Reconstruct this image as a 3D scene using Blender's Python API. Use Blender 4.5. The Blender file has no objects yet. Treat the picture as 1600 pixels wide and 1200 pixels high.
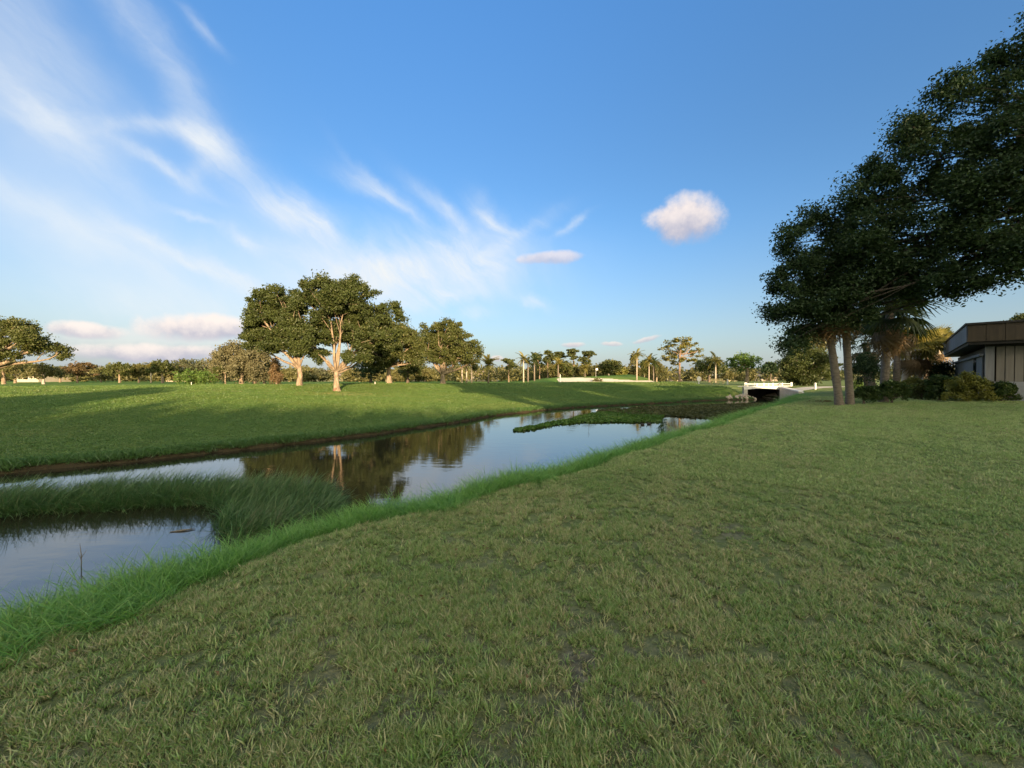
import bpy, math, random
import numpy as np
from mathutils import Vector, Matrix
R = math.radians
SC = bpy.context.scene
COL = SC.collection
random.seed(7)
RNG = np.random.default_rng(11)

# ------------------------------------------------------------------ camera
F = 610.0                      # focal length in photograph pixels (1600 wide)
CAMZ = 1.65
PITCH = math.atan(8.0 / F)     # looking very slightly down
cam = bpy.data.cameras.new('camera'); cam_o = bpy.data.objects.new('camera', cam); COL.objects.link(cam_o)
cam.sensor_width = 36.0; cam.lens = 36.0 * F / 1600.0
cam.clip_start = 0.05; cam.clip_end = 6000
cam_o.location = (0, 0, CAMZ); cam_o.rotation_euler = (R(90) - PITCH, 0, 0)
SC.camera = cam_o

# ------------------------------------------------------------------ light
SUN_EL = R(8.8)
SUN_AZ = R(180 - 18.0)          # compass angle from +Y towards +X of the sun (behind the viewer, a little right)
SUN_DIR = Vector((math.sin(SUN_AZ) * math.cos(SUN_EL), math.cos(SUN_AZ) * math.cos(SUN_EL), math.sin(SUN_EL)))
sl = bpy.data.lights.new('sun', 'SUN'); sl.energy = 4.6; sl.angle = R(0.55); sl.color = (1.0, 0.72, 0.44)
so = bpy.data.objects.new('sun', sl); COL.objects.link(so)
so.rotation_euler = (-SUN_DIR).to_track_quat('-Z', 'Y').to_euler()
SC.view_settings.view_transform = 'Standard'; SC.view_settings.look = 'None'
SC.view_settings.gamma = 1.0; SC.view_settings.use_curve_mapping = False
SC.view_settings.exposure = 1.58
SKY_STRENGTH = 0.084

def px_az(px): return math.atan((px - 800) / F)
def px_el(px, py): return math.atan((592 - py) / F * math.cos(px_az(px)))

class NT:
    """small helper for shader node trees"""
    def __init__(s, nt): s.nt = nt; s.n = nt.nodes; s.l = nt.links
    def node(s, t, **kw):
        n = s.n.new(t)
        for k, v in kw.items(): setattr(n, k, v)
        return n
    def put(s, sock, v):
        if isinstance(v, bpy.types.NodeSocket): s.l.new(v, sock)
        elif v is not None: sock.default_value = v
    def m(s, op, a, b=None, c=None, clamp=False):
        n = s.node('ShaderNodeMath', operation=op, use_clamp=clamp)
        s.put(n.inputs[0], a)
        if b is not None: s.put(n.inputs[1], b)
        if c is not None: s.put(n.inputs[2], c)
        return n.outputs[0]
    def xyz(s, x, y, z):
        n = s.node('ShaderNodeCombineXYZ')
        for i, v in enumerate((x, y, z)): s.put(n.inputs[i], v)
        return n.outputs[0]
    def noise(s, vec, scale, detail=3, rough=.55, dist=0.0):
        n = s.node('ShaderNodeTexNoise'); s.put(n.inputs['Vector'], vec)
        n.inputs['Scale'].default_value = scale; n.inputs['Detail'].default_value = detail
        n.inputs['Roughness'].default_value = rough; n.inputs['Distortion'].default_value = dist
        return n.outputs['Fac']
    def ss(s, v, a, b, lo=0.0, hi=1.0):
        n = s.node('ShaderNodeMapRange', interpolation_type='SMOOTHSTEP'); s.put(n.inputs['Value'], v)
        n.inputs['From Min'].default_value = a; n.inputs['From Max'].default_value = b
        n.inputs['To Min'].default_value = lo; n.inputs['To Max'].default_value = hi
        return n.outputs['Result']
    def mix(s, f, a, b, mode='MIX'):
        n = s.node('ShaderNodeMix', data_type='RGBA', blend_type=mode, clamp_factor=True)
        s.put(n.inputs[0], f)
        for i, v in ((6, a), (7, b)):
            s.put(n.inputs[i], v if isinstance(v, bpy.types.NodeSocket) else (*v, 1.0) if len(v) == 3 else v)
        return n.outputs[2]

def build_world():
    w = bpy.data.worlds.new('World'); SC.world = w; w.use_nodes = True
    w.node_tree.nodes.clear(); t = NT(w.node_tree)
    sky = t.node('ShaderNodeTexSky', sky_type='NISHITA', sun_disc=False)
    sky.sun_elevation = SUN_EL; sky.sun_rotation = SUN_AZ
    sky.altitude = 0; sky.air_density = 1.0; sky.dust_density = 1.6; sky.ozone_density = 2.2
    tc = t.node('ShaderNodeTexCoord')
    sep = t.node('ShaderNodeSeparateXYZ'); t.l.new(tc.outputs['Generated'], sep.inputs[0])
    az0 = t.m('ARCTAN2', sep.outputs[0], sep.outputs[1]); el0 = t.m('ARCSINE', sep.outputs[2])
    D = tc.outputs['Generated']
    wn = t.node('ShaderNodeTexNoise'); t.l.new(D, wn.inputs['Vector']); wn.inputs['Scale'].default_value = 5.0
    wn.inputs['Detail'].default_value = 5; wn.inputs['Roughness'].default_value = .6
    ws = t.node('ShaderNodeSeparateColor'); t.l.new(wn.outputs['Color'], ws.inputs[0])
    def warp(k):
        return (t.m('ADD', az0, t.m('MULTIPLY', t.m('SUBTRACT', ws.outputs[0], .5), k)),
                t.m('ADD', el0, t.m('MULTIPLY', t.m('SUBTRACT', ws.outputs[1], .5), k)))
    az, el = warp(0.10)
    def local(a, e, px, py, ang, L, Wd):
        """coordinates in an ellipse of half axes L, Wd (photograph pixels) turned by ang"""
        A, E = px_az(px), px_el(px, py)
        k = math.cos(A) ** 2
        du = t.m('SUBTRACT', a, A); dv = t.m('SUBTRACT', e, E)
        c, s_ = math.cos(R(ang)), math.sin(R(ang)); L2, W2 = L / F * k ** .5, Wd / F * k ** .5
        p = t.m('ADD', t.m('MULTIPLY', du, c / L2), t.m('MULTIPLY', dv, s_ / L2))
        q = t.m('ADD', t.m('MULTIPLY', du, -s_ / W2), t.m('MULTIPLY', dv, c / W2))
        return p, q
    # --- cirrus: soft streaks with fibrous noise
    streaks = [  # px, py, angle, half length, half width, amount
        (90, 195, -38, 150, 22, .46), (245, 75, -45, 140, 22, .40), (40, 60, -60, 130, 60, .34), (340, 235, -25, 36, 20, .95),
        (255, 268, -18, 60, 9, .60), (250, 215, 12, 80, 12, .45), (330, 275, 60, 36, 14, .30),
        (455, 330, -15, 58, 26, .85), (490, 350, -50, 34, 16, .55), (585, 300, -20, 46, 13, .55), (615, 318, -38, 60, 8, .45),
        (690, 335, -35, 58, 11, .70), (770, 355, -40, 40, 15, .70), (800, 380, 25, 70, 8, .36), (895, 355, 30, 30, 5, .4),
        (640, 425, 4, 165, 48, .88), (740, 405, 2, 70, 38, .35), (700, 468, 8, 60, 14, .5), (840, 472, -18, 26, 7, .55),
        (90, 330, -28, 170, 22, .26), (330, 420, -20, 120, 14, .42), 
        (310, 345, -12, 34, 6, .35), (385, 382, -25, 20, 8, .4), (740, 495, 5, 30, 8, .35), (310, 45, -25, 26, 8, .30), (400, 500, -3, 200, 30, .30)]
    veils = [(210, 420, -22, 260, 52, .26), (160, 480, -5, 300, 55, .16), (70, 230, -35, 260, 170, .36), (560, 430, 0, 240, 56, .34), (230, 470, -5, 330, 90, .12)]
    tot = veil = None
    for i, (px, py, ang, L, Wd, amt) in enumerate(streaks + veils):
        p, q = local(az, el, px, py, ang, L, Wd)
        r2 = t.m('ADD', t.m('MULTIPLY', p, p), t.m('MULTIPLY', q, q))
        g = t.m('MULTIPLY', t.m('EXPONENT', t.m('MULTIPLY', r2, -1.0)), amt)
        if i < len(streaks): tot = g if tot is None else t.m('SUBTRACT', t.m('ADD', tot, g), t.m('MULTIPLY', tot, g))
        else: veil = g if veil is None else t.m('ADD', veil, g)
    c, s_ = math.cos(R(-36)), math.sin(R(-36))
    al = t.m('ADD', t.m('MULTIPLY', az, c), t.m('MULTIPLY', el, s_))
    ac = t.m('ADD', t.m('MULTIPLY', az, -s_), t.m('MULTIPLY', el, c))
    fib = t.noise(t.xyz(t.m('MULTIPLY', al, 3.2), t.m('MULTIPLY', ac, 10.0), 1.3), 1.0, 6, .62, .8)
    fib2 = t.noise(t.xyz(t.m('MULTIPLY', al, 6.0), t.m('MULTIPLY', ac, 26.0), 5.1), 1.0, 5, .6, .5)
    fibm = t.m('ADD', t.m('MULTIPLY', t.ss(fib, .28, .72), .95), t.m('MULTIPLY', t.ss(fib2, .35, .75), .30))
    # unseen cloud veil behind the viewer, added to fill the shade with light
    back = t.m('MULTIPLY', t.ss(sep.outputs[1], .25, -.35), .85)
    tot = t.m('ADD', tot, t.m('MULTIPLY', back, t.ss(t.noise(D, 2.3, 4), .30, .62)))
    dens = t.m('MULTIPLY', tot, t.m('ADD', .30, t.m('MULTIPLY', fibm, .72)), clamp=True)
    vn = t.ss(t.noise(t.xyz(t.m('MULTIPLY', al, 2.0), t.m('MULTIPLY', ac, 3.4), 7.7), 1.0, 4, .5, .6), .25, .75, .45, 1.05)
    dens = t.m('ADD', dens, t.m('MULTIPLY', veil, vn), clamp=True)
    # pale band of moist air above the horizon
    hz = t.m('MULTIPLY', t.m('EXPONENT', t.m('MULTIPLY', t.m('ABSOLUTE', el0), -8.5)), .68)
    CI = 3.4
    gain = t.mix(t.ss(el0, .02, .42), (.86, .86, .92), (.68, .97, 1.21))
    gain = t.mix(t.ss(el0, .38, 1.0), gain, (.80, 1.34, 1.82))
    skyc = t.mix(1.0, sky.outputs[0], gain, 'MULTIPLY')
    skyc = t.mix(hz, skyc, (CI * .66, CI * .78, CI * .93))
    # cloud is pale white ahead; its warm glow sunward is boosted as fill light
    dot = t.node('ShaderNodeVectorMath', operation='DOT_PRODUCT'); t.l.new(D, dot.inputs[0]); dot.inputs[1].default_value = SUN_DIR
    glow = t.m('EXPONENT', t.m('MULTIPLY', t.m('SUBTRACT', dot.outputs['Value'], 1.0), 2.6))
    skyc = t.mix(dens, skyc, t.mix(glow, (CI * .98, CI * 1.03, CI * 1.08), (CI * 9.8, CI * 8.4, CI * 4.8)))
    # --- cumulus puffs
    a2, e2 = warp(0.045)
    det = t.noise(D, 20.0, 6, .6)
    puffs = [  # px, py, ang, L, W, opacity, pinkness
        (1068, 345, -6, 66, 42, .92, .35), (858, 406, 2, 62, 12, .60, .9), (325, 511, 3, 92, 27, .97, .2), (137, 513, 0, 50, 16, .92, .2),
        (250, 551, 1, 110, 19, .9, .25), (385, 560, 0, 50, 10, .5, .6), (895, 537, -3, 22, 6, .7, .9), (955, 535, -2, 20, 5, .6, .9),
        (1010, 531, 3, 26, 5, .6, .9), (780, 562, 0, 14, 6, .6, .8), (-120, 520, 0, 120, 22, .8, .5), (1745, 430, 0, 90, 30, .8, .5),
        (240, 540, 0, 200, 34, .30, .1)]
    for px, py, ang, L, Wd, op, pk in puffs:
        p, q = local(a2, e2, px, py, ang, L, Wd)
        r2 = t.m('ADD', t.m('MULTIPLY', p, p), t.m('MULTIPLY', q, q))
        f = t.m('ADD', t.m('SUBTRACT', 1.0, r2), t.m('MULTIPLY', t.m('SUBTRACT', det, .5), 1.25))
        mask = t.m('MULTIPLY', t.ss(f, .05, .85), op)
        shade = t.ss(t.m('ADD', q, t.m('MULTIPLY', t.m('SUBTRACT', det, .5), 2.2)), -.8, .7)
        lit = (CI * 1.24, CI * (1.12 - .10 * pk), CI * (1.04 - .12 * pk)); low = (CI * (.54 + .20 * pk), CI * (.57 + .08 * pk), CI * .72)
        skyc = t.mix(mask, skyc, t.mix(shade, low, lit))
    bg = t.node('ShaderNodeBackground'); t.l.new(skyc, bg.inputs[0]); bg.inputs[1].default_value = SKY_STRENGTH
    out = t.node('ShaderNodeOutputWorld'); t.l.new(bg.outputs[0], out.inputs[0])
build_world()

# ------------------------------------------------------------------ helpers
def W(px, py, D):
    """world point seen at photograph pixel (px, py), D metres ahead"""
    u, v = (px - 800) / F, (600 - py) / F
    y = math.cos(PITCH) + v * math.sin(PITCH); z = -math.sin(PITCH) + v * math.cos(PITCH)
    k = D / y
    return Vector((u * k, D, CAMZ + z * k))

def fbm(x, y, scale, seed=0, oct=4):
    """value noise in 0..1 on arrays"""
    x = np.asarray(x, float) / scale; y = np.asarray(y, float) / scale
    out = 0; amp = 1; tot = 0
    for o in range(oct):
        tab = np.random.default_rng(seed * 17 + o).random((256, 256))
        xi = np.floor(x).astype(int); yi = np.floor(y).astype(int); fx = x - xi; fy = y - yi
        fx = fx * fx * (3 - 2 * fx); fy = fy * fy * (3 - 2 * fy)
        a = tab[xi % 256, yi % 256]; b = tab[(xi + 1) % 256, yi % 256]; c = tab[xi % 256, (yi + 1) % 256]; d = tab[(xi + 1) % 256, (yi + 1) % 256]
        out = out + amp * ((a * (1 - fx) + b * fx) * (1 - fy) + (c * (1 - fx) + d * fx) * fy)
        tot += amp; amp *= .5; x = x * 2.03 + 11.7; y = y * 2.03 + 5.3
    return out / tot
def sm(t): t = np.clip(t, 0, 1); return t * t * (3 - 2 * t)

def mesh_np(name, V, Fc, mats, smooth=False, mat_idx=None):
    """fast mesh from arrays; Fc is one array of tris/quads or a list of such arrays"""
    me = bpy.data.meshes.new(name)
    V = np.asarray(V, np.float32)
    if not isinstance(Fc, list): Fc = [Fc]
    Fc = [np.asarray(f, np.int32) for f in Fc if len(f)]
    loops = np.concatenate([f.ravel() for f in Fc]) if Fc else np.zeros(0, np.int32)
    sizes = np.concatenate([np.full(len(f), f.shape[1], np.int32) for f in Fc]) if Fc else np.zeros(0, np.int32)
    me.vertices.add(len(V)); me.vertices.foreach_set('co', V.ravel())
    me.loops.add(len(loops)); me.loops.foreach_set('vertex_index', loops)
    me.polygons.add(len(sizes))
    starts = np.concatenate([[0], np.cumsum(sizes)[:-1]]).astype(np.int32) if len(sizes) else np.zeros(0, np.int32)
    me.polygons.foreach_set('loop_start', starts)
    if len(sizes): me.polygons.foreach_set('use_smooth', np.full(len(sizes), bool(smooth)))
    if mat_idx is not None: me.polygons.foreach_set('material_index', np.asarray(mat_idx, np.int32))
    for m in (mats if isinstance(mats, (list, tuple)) else [mats]): me.materials.append(m)
    me.update(calc_edges=True); me.validate()
    return me

def link(name, me, parent=None, loc=None, rot=None):
    o = bpy.data.objects.new(name, me); COL.objects.link(o)
    if parent: o.parent = parent
    if loc is not None: o.location = loc
    if rot is not None: o.rotation_euler = rot
    return o
def tag(o, label=None, cat=None, group=None, kind=None):
    if label: o['label'] = label
    if cat: o['category'] = cat
    if group: o['group'] = group
    if kind: o['kind'] = kind
    return o
def thing(name, label, cat, loc, rz=0, group=None):
    return tag(link(name, None, None, loc, (0, 0, rz)), label, cat, group)

class MB:
    """collects boxes, tubes and prisms into one mesh"""
    def __init__(s): s.V = []; s.T = []; s.Q = []; s.n = 0
    def add(s, V, Q=(), T=()):
        V = np.asarray(V, float).reshape(-1, 3)
        for q in Q: s.Q.append([i + s.n for i in q])
        for q in T: s.T.append([i + s.n for i in q])
        s.V.append(V); s.n += len(V); return s
    def box(s, c, size, rz=0, taper=1.0):
        x, y, z = size[0] / 2, size[1] / 2, size[2] / 2; P = []
        for k, zz in ((1, -z), (taper, z)):
            for a, b in ((-x, -y), (x, -y), (x, y), (-x, y)): P.append((a * k, b * k, zz))
        P = np.array(P); cs, sn = math.cos(rz), math.sin(rz)
        P = np.stack([P[:, 0] * cs - P[:, 1] * sn, P[:, 0] * sn + P[:, 1] * cs, P[:, 2]], 1) + np.array(c)
        return s.add(P, [(3, 2, 1, 0), (4, 5, 6, 7), (0, 1, 5, 4), (1, 2, 6, 5), (2, 3, 7, 6), (3, 0, 4, 7)])
    def prism(s, poly, z0, z1):
        n = len(poly); P = [(x, y, z0) for x, y in poly] + [(x, y, z1) for x, y in poly]
        T = [(0, i + 1, i) for i in range(1, n - 1)] + [(n, n + i, n + i + 1) for i in range(1, n - 1)]
        return s.add(P, [(i, (i + 1) % n, n + (i + 1) % n, n + i) for i in range(n)], T)
    def tube(s, pts, rad, sides=7, rough=0.0):
        pts = [Vector(p) for p in pts]; m = len(pts); P = []
        up = Vector((.13, .29, .95))
        for i, p in enumerate(pts):
            d = (pts[min(i + 1, m - 1)] - pts[max(i - 1, 0)])
            if d.length < 1e-6: d = Vector((0, 0, 1))
            d.normalize(); a = d.cross(up if abs(d.dot(up)) < .95 else Vector((1, 0, 0))).normalized(); b = d.cross(a)
            for k in range(sides):
                th = 2 * math.pi * k / sides; r = rad[i] * (1 + rough * random.uniform(-1, 1))
                P.append(p + a * (math.cos(th) * r) + b * (math.sin(th) * r))
        Q = [(i * sides + k, i * sides + (k + 1) % sides, (i + 1) * sides + (k + 1) % sides, (i + 1) * sides + k) for i in range(m - 1) for k in range(sides)]
        T = [(0, k + 1, k) for k in range(1, sides - 1)] + [((m - 1) * sides, (m - 1) * sides + k, (m - 1) * sides + k + 1) for k in range(1, sides - 1)]
        return s.add([tuple(p) for p in P], Q, T)
    def mesh(s, name, mat, smooth=False):
        return mesh_np(name, np.concatenate(s.V), [np.array(s.Q, np.int32).reshape(-1, 4), np.array(s.T, np.int32).reshape(-1, 3)], mat, smooth)
    def build(s, name, mat, parent=None, loc=None, rot=None, smooth=False):
        return link(name, s.mesh(name, mat, smooth), parent, loc, rot)

def curve(a, b, n=6, bend=0.12, droop=0.0, rnd=random):
    a, b = Vector(a), Vector(b); L = (b - a).length; off = Vector((rnd.uniform(-1, 1), rnd.uniform(-1, 1), rnd.uniform(-.3, 1))) * L * bend
    out = []
    for i in range(n + 1):
        s = i / n; p = a.lerp(b, s) + off * (4 * s * (1 - s)) + Vector((rnd.uniform(-1, 1), rnd.uniform(-1, 1), rnd.uniform(-1, 1))) * L * .018 * (0 < i < n)
        p.z += -droop * L * s * s; out.append(p)
    return out

# ------------------------------------------------------------------ materials
def new_mat(name):
    m = bpy.data.materials.new(name); m.use_nodes = True; m.node_tree.nodes.clear()
    t = NT(m.node_tree); out = t.node('ShaderNodeOutputMaterial'); return m, t, out
def solid(name, col, col2=None, rough=.8, scale=3.0, bump=0.0, bscale=30.0, metal=0.0, coord='Object', spec=.3, stretch=(1, 1, 1)):
    m, t, out = new_mat(name)
    tc = t.node('ShaderNodeTexCoord'); mp = t.node('ShaderNodeMapping'); t.l.new(tc.outputs['Object' if coord == 'World' else coord], mp.inputs[0]); mp.inputs['Scale'].default_value = stretch
    if coord == 'World': t.l.new(t.node('ShaderNodeNewGeometry').outputs['Position'], mp.inputs[0])
    v = mp.outputs[0]
    b = t.node('ShaderNodeBsdfPrincipled'); b.inputs['Roughness'].default_value = rough; b.inputs['Metallic'].default_value = metal
    b.inputs['Specular IOR Level'].default_value = spec
    if col2: t.l.new(t.mix(t.ss(t.noise(v, scale, 5, .6), .3, .7), col, col2), b.inputs['Base Color'])
    else: b.inputs['Base Color'].default_value = (*col, 1)
    if bump:
        bp = t.node('ShaderNodeBump'); bp.inputs['Strength'].default_value = bump; bp.inputs['Distance'].default_value = .05
        t.l.new(t.noise(v, bscale, 4), bp.inputs['Height']); t.l.new(bp.outputs[0], b.inputs['Normal'])
    t.l.new(b.outputs[0], out.inputs[0]); return m
def leaf_mat(name, c1, c2, c3=None, trans=.34, gloss=.02, patch=0.6):
    """leaves: colour varies from leaf to leaf and in broad patches"""
    m, t, out = new_mat(name)
    g = t.node('ShaderNodeNewGeometry'); rnd = g.outputs['Random Per Island']
    pn = t.ss(t.noise(g.outputs['Position'], patch, 3), .35, .68)
    f = t.m('ADD', t.m('MULTIPLY', rnd, .6), t.m('MULTIPLY', pn, .4))
    col = t.mix(f, c1, c2)
    if c3: col = t.mix(t.ss(rnd, .94, .99), col, c3)
    d = t.node('ShaderNodeBsdfDiffuse'); t.l.new(col, d.inputs[0])
    tr = t.node('ShaderNodeBsdfTranslucent'); t.l.new(t.mix(1.0, col, (1.15, 1.1, .6), 'MULTIPLY'), tr.inputs[0])
    a = t.node('ShaderNodeMixShader'); a.inputs[0].default_value = trans; t.l.new(d.outputs[0], a.inputs[1]); t.l.new(tr.outputs[0], a.inputs[2])
    gl = t.node('ShaderNodeBsdfGlossy'); gl.inputs['Roughness'].default_value = .45; gl.inputs[0].default_value = (.8, .8, .8, 1)
    b = t.node('ShaderNodeMixShader'); b.inputs[0].default_value = gloss; t.l.new(a.outputs[0], b.inputs[1]); t.l.new(gl.outputs[0], b.inputs[2])
    t.l.new(b.outputs[0], out.inputs[0]); return m
def blade_mat(name, base, c1, c2, tip, patch=1.2, dry=(.30, .25, .12), dryness=(.55, .75), trans=.3, bands=0.0):
    """grass blades: per-blade variation, wide patches of dry and green growth; colour along the blade from attribute 'along'"""
    m, t, out = new_mat(name)
    g = t.node('ShaderNodeNewGeometry'); oi = t.node('ShaderNodeObjectInfo')
    at = t.node('ShaderNodeAttribute'); at.attribute_name = 'along'
    al = at.outputs['Fac']
    r = t.m('FRACT', t.m('ADD', g.outputs['Random Per Island'], oi.outputs['Random']))
    n1 = t.noise(g.outputs['Position'], patch, 4, .6); n2 = t.noise(g.outputs['Position'], patch * .22, 3, .5)
    col = t.mix(t.m('ADD', t.m('MULTIPLY', r, .55), t.m('MULTIPLY', t.ss(n1, .3, .7), .45)), c1, c2)
    dr = t.m('MULTIPLY', t.ss(t.m('ADD', t.m('MULTIPLY', r, .45), t.m('ADD', t.m('MULTIPLY', n1, .35), t.m('MULTIPLY', n2, .35))), *dryness), .85)
    col = t.mix(dr, col, dry)
    if bands:
        sp = t.node('ShaderNodeSeparateXYZ'); t.l.new(g.outputs['Position'], sp.inputs[0])
        ph = t.m('ADD', t.m('MULTIPLY', t.m('SUBTRACT', sp.outputs[0], sp.outputs[1]), 3.6), t.m('MULTIPLY', n2, 5.0))
        col = t.mix(t.m('MULTIPLY', t.ss(t.m('SINE', ph), -.5, .5), bands), col, (.36, .42, .17))
    col = t.mix(t.ss(al, 0.0, .45), base, col)  # shade deep in the tuft is put into the blade's dark base colour
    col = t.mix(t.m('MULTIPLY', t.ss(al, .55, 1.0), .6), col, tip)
    d = t.node('ShaderNodeBsdfDiffuse'); t.l.new(col, d.inputs[0])
    tr = t.node('ShaderNodeBsdfTranslucent'); t.l.new(col, tr.inputs[0])
    a = t.node('ShaderNodeMixShader'); a.inputs[0].default_value = trans; t.l.new(d.outputs[0], a.inputs[1]); t.l.new(tr.outputs[0], a.inputs[2])
    gl = t.node('ShaderNodeBsdfGlossy'); gl.inputs['Roughness'].default_value = .4; gl.inputs[0].default_value = (.7, .75, .8, 1)
    b = t.node('ShaderNodeMixShader'); b.inputs[0].default_value = .04; t.l.new(a.outputs[0], b.inputs[1]); t.l.new(gl.outputs[0], b.inputs[2])
    t.l.new(b.outputs[0], out.inputs[0]); return m

def lawn_mat():
    m, t, out = new_mat('near_lawn')
    g = t.node('ShaderNodeNewGeometry'); P = g.outputs['Position']
    big = t.noise(P, .22, 4, .55); mid = t.noise(P, 1.1, 4, .6); fine = t.noise(P, 34, 4, .7); fin2 = t.noise(P, 9, 4, .7)
    col = t.mix(t.ss(big, .35, .65), (.140, .180, .056), (.095, .155, .038))
    col = t.mix(t.m('MULTIPLY', t.ss(mid, .48, .7), .55), col, (.235, .205, .095))
    col = t.mix(t.m('MULTIPLY', t.ss(fin2, .42, .7), .5), col, (.100, .135, .040))
    col = t.mix(t.m('MULTIPLY', t.ss(fine, .45, .7), .45), col, (.26, .24, .12))
    # bare sandy soil and thatch between the tufts close by
    at = t.node('ShaderNodeAttribute'); at.attribute_name = 'soil'
    soil = t.mix(t.ss(t.noise(P, 14, 5, .7), .35, .7), (.085, .075, .058), (.21, .185, .15))
    col = t.mix(at.outputs['Fac'], col, soil)
    at2 = t.node('ShaderNodeAttribute'); at2.attribute_name = 'mud'
    col = t.mix(at2.outputs['Fac'], col, t.mix(t.noise(P, 6, 4), (.030, .032, .016), (.045, .060, .02)))
    b = t.node('ShaderNodeBsdfPrincipled'); b.inputs['Roughness'].default_value = .95; b.inputs['Specular IOR Level'].default_value = .1
    t.l.new(col, b.inputs['Base Color'])
    bp = t.node('ShaderNodeBump'); bp.inputs['Strength'].default_value = .9; bp.inputs['Distance'].default_value = .06
    t.l.new(t.m('ADD', t.noise(P, 22, 5, .7), t.noise(P, 5, 3)), bp.inputs['Height']); t.l.new(bp.outputs[0], b.inputs['Normal'])
    t.l.new(b.outputs[0], out.inputs[0]); return m
def fairway_mat():
    m, t, out = new_mat('fairway_grass')
    g = t.node('ShaderNodeNewGeometry'); P = g.outputs['Position']
    mp = t.node('ShaderNodeMapping'); t.l.new(P, mp.inputs[0]); mp.inputs['Scale'].default_value = (.35, 1.0, 1.0)
    big = t.noise(P, .045, 4, .55); mid = t.noise(mp.outputs[0], .35, 5, .62); fine = t.noise(P, 4.0, 5, .7)
    col = t.mix(t.ss(big, .35, .65), (.085, .165, .030), (.130, .190, .040))
    col = t.mix(t.m('MULTIPLY', t.ss(mid, .45, .72), .5), col, (.160, .215, .050))
    col = t.mix(t.m('MULTIPLY', t.ss(fine, .42, .72), .55), col, (.060, .140, .022))
    at = t.node('ShaderNodeAttribute'); at.attribute_name = 'dry'
    col = t.mix(t.m('MULTIPLY', at.outputs['Fac'], t.ss(t.noise(P, .8, 4), .3, .7)), col, (.34, .28, .10))
    at2 = t.node('ShaderNodeAttribute'); at2.attribute_name = 'mud'
    col = t.mix(at2.outputs['Fac'], col, t.mix(t.noise(P, 5, 5, .7), (.020, .017, .010), (.075, .058, .032)))
    b = t.node('ShaderNodeBsdfPrincipled'); b.inputs['Roughness'].default_value = .95; b.inputs['Specular IOR Level'].default_value = .08
    t.l.new(col, b.inputs['Base Color'])
    bp = t.node('ShaderNodeBump'); bp.inputs['Strength'].default_value = .8; bp.inputs['Distance'].default_value = .10
    t.l.new(t.m('ADD', t.noise(P, 7, 5, .7), t.noise(P, 1.3, 3)), bp.inputs['Height']); t.l.new(bp.outputs[0], b.inputs['Normal'])
    t.l.new(b.outputs[0], out.inputs[0]); return m
def water_mat():
    m, t, out = new_mat('canal_water')
    g = t.node('ShaderNodeNewGeometry'); P = g.outputs['Position']
    b = t.node('ShaderNodeBsdfPrincipled'); b.inputs['Base Color'].default_value = (.018, .017, .010, 1)
    b.inputs['Roughness'].default_value = .035; b.inputs['IOR'].default_value = 2.15
    mp = t.node('ShaderNodeMapping'); t.l.new(P, mp.inputs[0]); mp.inputs['Scale'].default_value = (.55, 1.5, 1)
    calm = t.ss(t.noise(P, .12, 2), .3, .7, .25, 1.0)
    h = t.m('MULTIPLY', t.m('ADD', t.noise(mp.outputs[0], 2.2, 3, .5), t.m('MULTIPLY', t.noise(mp.outputs[0], 9, 2, .5), .12)), calm)
    bp = t.node('ShaderNodeBump'); bp.inputs['Strength'].default_value = .10; bp.inputs['Distance'].default_value = .06
    t.l.new(h, bp.inputs['Height']); t.l.new(bp.outputs[0], b.inputs['Normal'])
    t.l.new(b.outputs[0], out.inputs[0]); return m
def siding_mat(name, c1, c2):
    return solid(name, c1, c2, .75, 2.0, .12, 9, coord='World', stretch=(4, 4, .4))

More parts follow.
